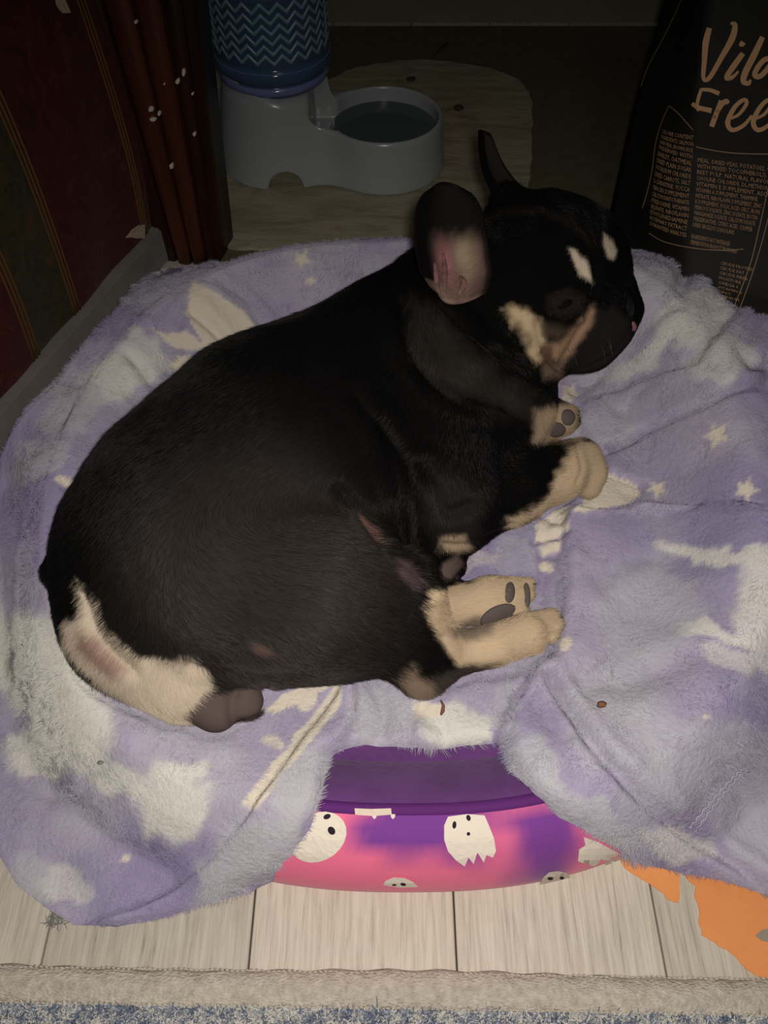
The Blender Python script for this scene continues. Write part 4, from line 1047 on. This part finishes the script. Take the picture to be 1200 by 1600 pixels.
# eye, nose, tongue, pads, claws
def patch_blob(name, u, v, a, b, rot, height, m, parent, sink=0.3, label=None):
    h = on_dog(u, v)
    if h[0] is None: return None
    n_ = h[1]; d = Vector(ray(u, v)).normalized()
    if n_.dot(d) > 0: n_ = -n_
    r_ = Vector((1, 0, 0)); x_ = (r_ - n_ * r_.dot(n_)).normalized(); y_ = n_.cross(x_)
    c_, s_ = math.cos(rot), math.sin(rot); sc = float(project(np.array(h[0]))[2]) / FPX
    bm = bmesh.new(); bmesh.ops.create_uvsphere(bm, u_segments=20, v_segments=12, radius=1)
    for q_ in bm.verts:
        X_, Y_ = q_.co.x * a * sc, q_.co.y * b * sc
        q_.co = h[0] - n_ * height * sink + x_ * (X_ * c_ + Y_ * s_) + y_ * (-X_ * s_ + Y_ * c_) + n_ * q_.co.z * height
    o = bm_obj(name, bm, m, parent, True)
    if label: o['label'] = label
    return o
eye_m = mat('dark_eye', lin(17, 14, 13), 0.9, 0.05); pad_m = add_bump(mat('paw_pad', lin(92, 82, 78), 0.85, 0.2), 900, 0.6, 0.0008)
patch_blob('eye', 884, 476, 14, 5.5, -0.12, 0.005, eye_m, dog)
nose_m = add_bump(mat('nose_leather', lin(17, 16, 16), 0.6, 0.3), 900, 0.5, 0.0006)
patch_blob('nose', 985, 478, 21, 14, 0.75, 0.006, nose_m, dog, 0.55)
patch_blob('tongue', 990, 509, 10, 5, 0.7, 0.004, mat('tongue', lin(136, 84, 92), 0.4, 0.5), dog)
patch_blob('paw_pad', 780, 964, 31, 21, -0.3, 0.005, pad_m, dog); patch_blob('paw_pad', 797, 925, 9, 18, 0.2, 0.004, pad_m, dog); patch_blob('paw_pad', 824, 930, 6, 20, 0.0, 0.004, pad_m, dog)
patch_blob('paw_pad', 868, 672, 20, 13, 0.35, 0.004, pad_m, dog); patch_blob('paw_pad', 888, 652, 13, 13, 0, 0.005, pad_m, dog)
claw_m = mat('claw', lin(40, 34, 32), 0.35, 0.5)
P = [Pz(840, 636, 0.150), Pz(848, 640, 0.150), Pz(850, 650, 0.145), Pz(845, 660, 0.138)]
V, F = tube(P, [0.0022, 0.002, 0.0016, 0.0006], 8); mesh_obj('claw', V, F, claw_m, dog)
# whiskers on the lip
parts = []
for k_ in range(5):
    u = 905 + rng.uniform(-25, 60); v = 545 - (u - 905) * 0.3 + rng.uniform(-14, 14); h = on_dog(u, v)
    if h[0] is None: continue
    p0 = np.array(h[0]); n_ = np.array(h[1]); d_ = n_ * 0.5 + np.array([rng.uniform(-.2, .4), -0.5, -0.5]); d_ /= np.linalg.norm(d_)
    L_ = rng.uniform(0.012, 0.022); parts.append(tube([p0, p0 + d_ * L_ * 0.5, p0 + d_ * L_ + np.array([0, 0, -0.004])], [0.0003, 0.00022, 0.0001], 4))
V, F = merge(parts); wk = mesh_obj('whiskers', V, F, mat('whisker', lin(66, 62, 58), 0.5), dog); wk['kind'] = 'stuff'


# ---- the cloth and pile of the blanket, shaped round the dog that lies on it
GS = 0.003
gx = np.arange(-0.62, 0.66, GS); gy = np.arange(0.07, 1.0, GS)
X, Y = np.meshgrid(gx, gy, indexing='ij'); P2 = np.stack([X, Y], -1)
SD = poly_sd(P2, OUT)
gxx, gyy = np.gradient(SD, GS); gl = np.hypot(gxx, gyy) + 1e-9
mv = np.where((SD < 0) & (SD > -1.2 * GS), -SD, 0.0); X = X + gxx / gl * mv; Y = Y + gyy / gl * mv; SD = np.where(mv > 0, 0.0, SD)
keep = SD > -1e-6
P2 = np.stack([X, Y], -1)
Z = blanket_h(X, Y)
bh = bed_h(X, Y)
roundp = np.sqrt(1 - (1 - np.clip((SD + 0.0015) / 0.014, 0, 1)) ** 2)
base = np.where(bed_rho(X, Y) < 1, bh, 0) + 0.003
Z = np.maximum(base + (np.maximum(Z, base + 0.006) - base) * roundp, base)
# the cloth is pressed down under the dog
low = np.full(X.shape, 9.0); ii = np.clip(np.round((DV[:, 0] - gx[0]) / GS).astype(int), 0, len(gx) - 1); jj = np.clip(np.round((DV[:, 1] - gy[0]) / GS).astype(int), 0, len(gy) - 1)
np.minimum.at(low, (ii, jj), DV[:, 2])
for _ in range(2):
    l2 = low.copy()
    for a_ in (-1, 0, 1):
        for b_ in (-1, 0, 1): l2 = np.minimum(l2, np.roll(np.roll(low, a_, 0), b_, 1))
    low = l2
Z = np.minimum(Z, low - 0.0012)
idx = np.full(X.shape, -1); idx[keep] = np.arange(keep.sum())
BV = np.stack([X[keep], Y[keep], Z[keep]], -1)
q = np.stack([idx[:-1, :-1], idx[1:, :-1], idx[1:, 1:], idx[:-1, 1:]], -1).reshape(-1, 4)
BQ = q[(q >= 0).all(1)]
used = np.unique(BQ); rm = np.full(len(BV), -1); rm[used] = np.arange(len(used)); BV = BV[used]; BQ = rm[BQ]
LAV, LAV2, PALE, WHITE, CREAM = lin(172, 163, 184), lin(151, 141, 172), lin(186, 183, 188), lin(214, 211, 203), lin(216, 205, 188)
def star(u, v, r, a0=0.2, n=5):
    return [(u + (r if i % 2 == 0 else r * 0.48) * math.cos(a0 + math.pi * i / n), v + (r if i % 2 == 0 else r * 0.48) * math.sin(a0 + math.pi * i / n)) for i in range(2 * n)]
SOFT = [   # soft-edged white clouds of the print, plus painted brightening: centre, half axes, angle, colour, amount
    (190, 585, 75, 38, -0.3, WHITE, 0.8), (110, 640, 60, 35, -0.6, PALE, 0.7), (215, 545, 40, 25, 0, WHITE, 0.7), (60, 720, 60, 30, -0.5, PALE, 0.7), (235, 455, 55, 30, -0.3, PALE, 0.6),
    (60, 1040, 110, 80, 0.5, WHITE, 1.0), (110, 1140, 75, 70, 0.2, WHITE, 1.0), (50, 1180, 50, 40, 0, WHITE, 0.9), (265, 1255, 62, 60, 0.3, WHITE, 1.0), (180, 1215, 55, 26, 0.3, WHITE, 0.9), (285, 1205, 40, 16, 0, WHITE, 0.9),
    (50, 1380, 45, 40, 0.4, PALE, 0.8), (105, 1385, 40, 30, 0.5, WHITE, 0.6), (390, 1340, 110, 45, -0.7, PALE, 0.9), (470, 1230, 40, 75, 0.35, PALE, 0.9),
    (710, 1130, 70, 34, 0.1, WHITE, 0.9), (590, 1120, 50, 40, 0, PALE, 0.7), (790, 1110, 30, 50, 0, PALE, 0.5),
    (1130, 870, 110, 17, 0.08, WHITE, 0.9), (1190, 950, 40, 80, 0, WHITE, 0.8), (1120, 985, 60, 16, 0.25, WHITE, 0.9), (1150, 1030, 60, 16, 0.2, WHITE, 0.6),
    (1080, 500, 70, 42, -0.4, WHITE, 0.75), (1010, 560, 60, 24, -0.6, WHITE, 0.7), (1130, 560, 60, 32, -0.2, WHITE, 0.55), (1020, 440, 35, 28, 0, PALE, 0.8), (960, 660, 55, 35, -0.5, PALE, 0.6),
    (1010, 960, 90, 80, 0, PALE, 0.6), (960, 1130, 80, 80, 0, PALE, 0.5), (840, 1190, 40, 60, -0.6, PALE, 0.9), (930, 1280, 90, 34, 0.55, PALE, 0.8), (1060, 1320, 60, 24, 0.45, WHITE, 0.7),
    (1120, 1200, 120, 80, 0, PALE, 0.6), (1180, 1300, 60, 50, 0, PALE, 0.6), (800, 870, 50, 30, 0, PALE, 0.4), (730, 880, 60, 20, -0.3, CREAM, 0.35), (300, 1130, 40, 20, 0, PALE, 0.3)]  # first entry pales the steep flap, light painted into its colour
CRISP = [([(300, 437), (325, 450), (380, 486), (414, 530), (388, 550), (340, 552), (320, 545), (300, 500), (288, 490), (294, 470)], CREAM),
         ([(236, 514), (262, 524), (290, 516), (318, 540), (326, 552), (300, 548), (268, 540)], CREAM), ([(262, 566), (285, 552), (312, 562), (275, 585)], CREAM),
         ([(522, 1072), (536, 1050), (532, 1100), (474, 1172), (402, 1266), (374, 1262), (420, 1200), (480, 1128)], CREAM),
         ([(410, 1112), (440, 1085), (500, 1062), (528, 1046), (526, 1070), (470, 1095), (430, 1118)], CREAM), (oval(425, 1160, 19, 11, 0.3), CREAM), (oval(480, 1095, 20, 12, -0.8), CREAM),
         ([(640, 1096), (690, 1098), (700, 1112), (650, 1124)], CREAM), ([(660, 1150), (700, 1124), (760, 1128), (772, 1156), (690, 1172)], WHITE),
         ([(895, 800), (945, 736), (982, 752), (1003, 772), (965, 792)], CREAM), ([(838, 822), (862, 800), (892, 788), (884, 830), (852, 852), (836, 846)], CREAM), ([(840, 858), (878, 842), (880, 862), (845, 874)], CREAM), (oval(856, 886, 13, 8, 0), CREAM),
         (star(470, 403, 15), CREAM), (oval(412, 378, 14, 7), CREAM), (oval(346, 410, 7, 6), CREAM), (star(486, 438, 8), CREAM), (oval(105, 752, 18, 8, 0.3), CREAM), (oval(92, 858, 12, 10), CREAM),
         (star(890, 617, 19), CREAM), (star(1120, 679, 22, 0.5), CREAM), (star(1165, 765, 19, 0.1), CREAM), (star(1028, 765, 17, 0.4), CREAM), (oval(886, 1004, 9, 11), CREAM), (star(1105, 1120, 7), CREAM), (oval(198, 1342, 8, 5), CREAM)]
def blanket_color(P, want_flat=False):
    flat = np.zeros(len(P))
    u, v, _ = project(P); uv = np.stack([u, v], -1); P3 = np.stack([P[:, 0], P[:, 1], 0 * P[:, 0]], -1)
    jit = np.stack([fbm(P3, 60, 3), fbm(P3 + 9, 60, 3)], -1)
    n = fbm(P3, 9, 3)
    w = sstep(-0.25, 0.35, n)[:, None]
    c = (1 - w) * LAV2 + w * LAV
    w2 = (0.55 * sstep(-0.1, 0.45, fbm(P3 + 4, 14, 4)))[:, None]; c = (1 - w2) * c + w2 * PALE
    q = uv + jit * 22
    for (a, b, ra, rb, an, col, amt) in SOFT:
        dx, dy = q[:, 0] - a, q[:, 1] - b
        e = np.sqrt(((dx * math.cos(an) + dy * math.sin(an)) / ra) ** 2 + ((-dx * math.sin(an) + dy * math.cos(an)) / rb) ** 2)
        w = (amt * (1 - sstep(0.72, 1.18, e)))[:, None]; c = (1 - w) * c + w * col
    q = uv + jit * 5
    for poly, col in CRISP:
        pp_ = np.array(poly); m_ = (q[:, 0] > pp_[:, 0].min() - 6) & (q[:, 0] < pp_[:, 0].max() + 6) & (q[:, 1] > pp_[:, 1].min() - 6) & (q[:, 1] < pp_[:, 1].max() + 6)
        if not m_.any(): continue
        w = sstep(-1.5, 1.5, poly_sd(q[m_], poly)); flat[m_] = np.maximum(flat[m_], w); w = w[:, None]; c[m_] = (1 - w) * c[m_] + w * col
    return (c, flat) if want_flat else c
blanket = thing('blanket', 'fluffy lavender and white blanket with cream stars spread over the pet bed', 'blanket', (0, 0.5, 0))
bl_m = add_bump(mat('plush_backing', rough=1.0, spec=0.05, attr='col'), 220, 0.8, 0.002)
cloth = mesh_obj('cloth', BV, BQ, bl_m, blanket, col=blanket_color(BV))
NH = 330000
wt = np.where(BV[BQ[:, 0], 1] < 0.75, 1.0, 0.55)
HR, hq = sample_quads(BV, BQ, NH, wt)
BN_ = normals(BV, BQ); BN_[BN_[:, 2] < 0] *= -1
flow = np.stack([fbm(HR, 26, 2), fbm(HR + 31, 26, 2), 0 * HR[:, 0]], -1) + 0.55 * np.stack([fbm(HR, 110, 1), fbm(HR + 31, 110, 1), 0 * HR[:, 0]], -1)
hd = BN_[hq] * 0.75 + flow * 1.3 + rng.normal(0, 0.22, (NH, 3))
hd /= np.linalg.norm(hd, axis=1, keepdims=True)
hcol, hflat = blanket_color(HR, True); hcol = hcol * rng.uniform(0.9, 1.08, (NH, 1))
pile_m = mat('plush_pile', rough=0.9, spec=0.12, attr='col')
hair_obj('pile', HR - BN_[hq] * 0.001, hd, rng.uniform(0.0035, 0.0065, NH) * (1 - 0.6 * hflat) * np.where(HR[:, 1] < 0.2, 0.8, 1.0), 0.00022, hcol, pile_m, blanket, flow * 0.9 - np.array([0, 0, 0.25]), 4)
# ------------------------------------------------------------------ bits lying on the blanket and the floor
def on_blanket(u, v, lift=0.004):
    p_ = on_height(np.array([float(u)]), np.array([float(v)]), blanket_h)[0]; return np.array([p_[0], p_[1], p_[2] + lift])
bit_m = mat('brown_bit', lin(118, 78, 58), 0.8); grey_bit = add_bump(mat('grey_lint', lin(128, 128, 126), 1.0, 0.1), 300, 0.8, 0.002)
V, F = tube([on_blanket(688, 1100, 0.009), on_blanket(692, 1108, 0.009), on_blanket(691, 1117, 0.009), on_blanket(688, 1123, 0.009)], [0.0008, 0.0014, 0.0018, 0.0008], 6)
o = mesh_obj('dry_leaf_bit', V, F, bit_m); tag(o, 'thin curled brown leaf bit on the white blanket patch', 'leaf bit')
lump('dark_fleck', on_blanket(161, 1196, 0.006), (0.003, 0.002, 0.0015), grey_bit, 'tiny dark fleck on the white part of the blanket', 'fleck', 4)
lump('brown_crumb', on_blanket(936, 1108, 0.008), (0.0045, 0.003, 0.003), bit_m, 'brown crumb on the lavender blanket flap', 'crumb', 6)
parts = []
c_ = at_z(88, 1437, 0.0)
for k_ in range(60):
    w_ = rng.uniform(0, 6.28); q_ = c_ + np.array([rng.normal(0, 0.004), rng.normal(0, 0.003), 0.0008])
    P = [q_]
    for _ in range(4): w_ += rng.normal(0, 0.8); P.append(P[-1] + np.array([math.cos(w_), math.sin(w_), 0]) * 0.0016 + np.array([0, 0, rng.uniform(0, 0.0008)]))
    parts.append(tube(P, [0.0003, 0.00035, 0.0004, 0.0003, 0.0002], 5))
V, F = merge(parts); o = mesh_obj('lint_clump', V, F, grey_bit); tag(o, 'grey lint clump on the floor at the blanket corner', 'lint', None, 'stuff')
parts = []
sl_ = smooth_line([(1078, 1300), (1112, 1256), (1150, 1214), (1166, 1206)], 9)
for off in (-5, 5):
    tg = np.gradient(sl_, axis=0); tg /= np.linalg.norm(tg, axis=1, keepdims=True); nn_ = np.stack([-tg[:, 1], tg[:, 0]], 1)
    P = [on_blanket(*(p_ + n_ * (off * (1 - 0.75 * k_ / len(sl_)) + (1.8 if k_ % 2 else -1.8))), 0.0065) for k_, (p_, n_) in enumerate(zip(sl_, nn_))]
    parts.append(tube(P, 0.0008, 6))
V, F = merge(parts); o = mesh_obj('seam_stitching', V, F, mat('lavender_thread', lin(172, 163, 182), 0.9), blanket); o['kind'] = 'stuff'
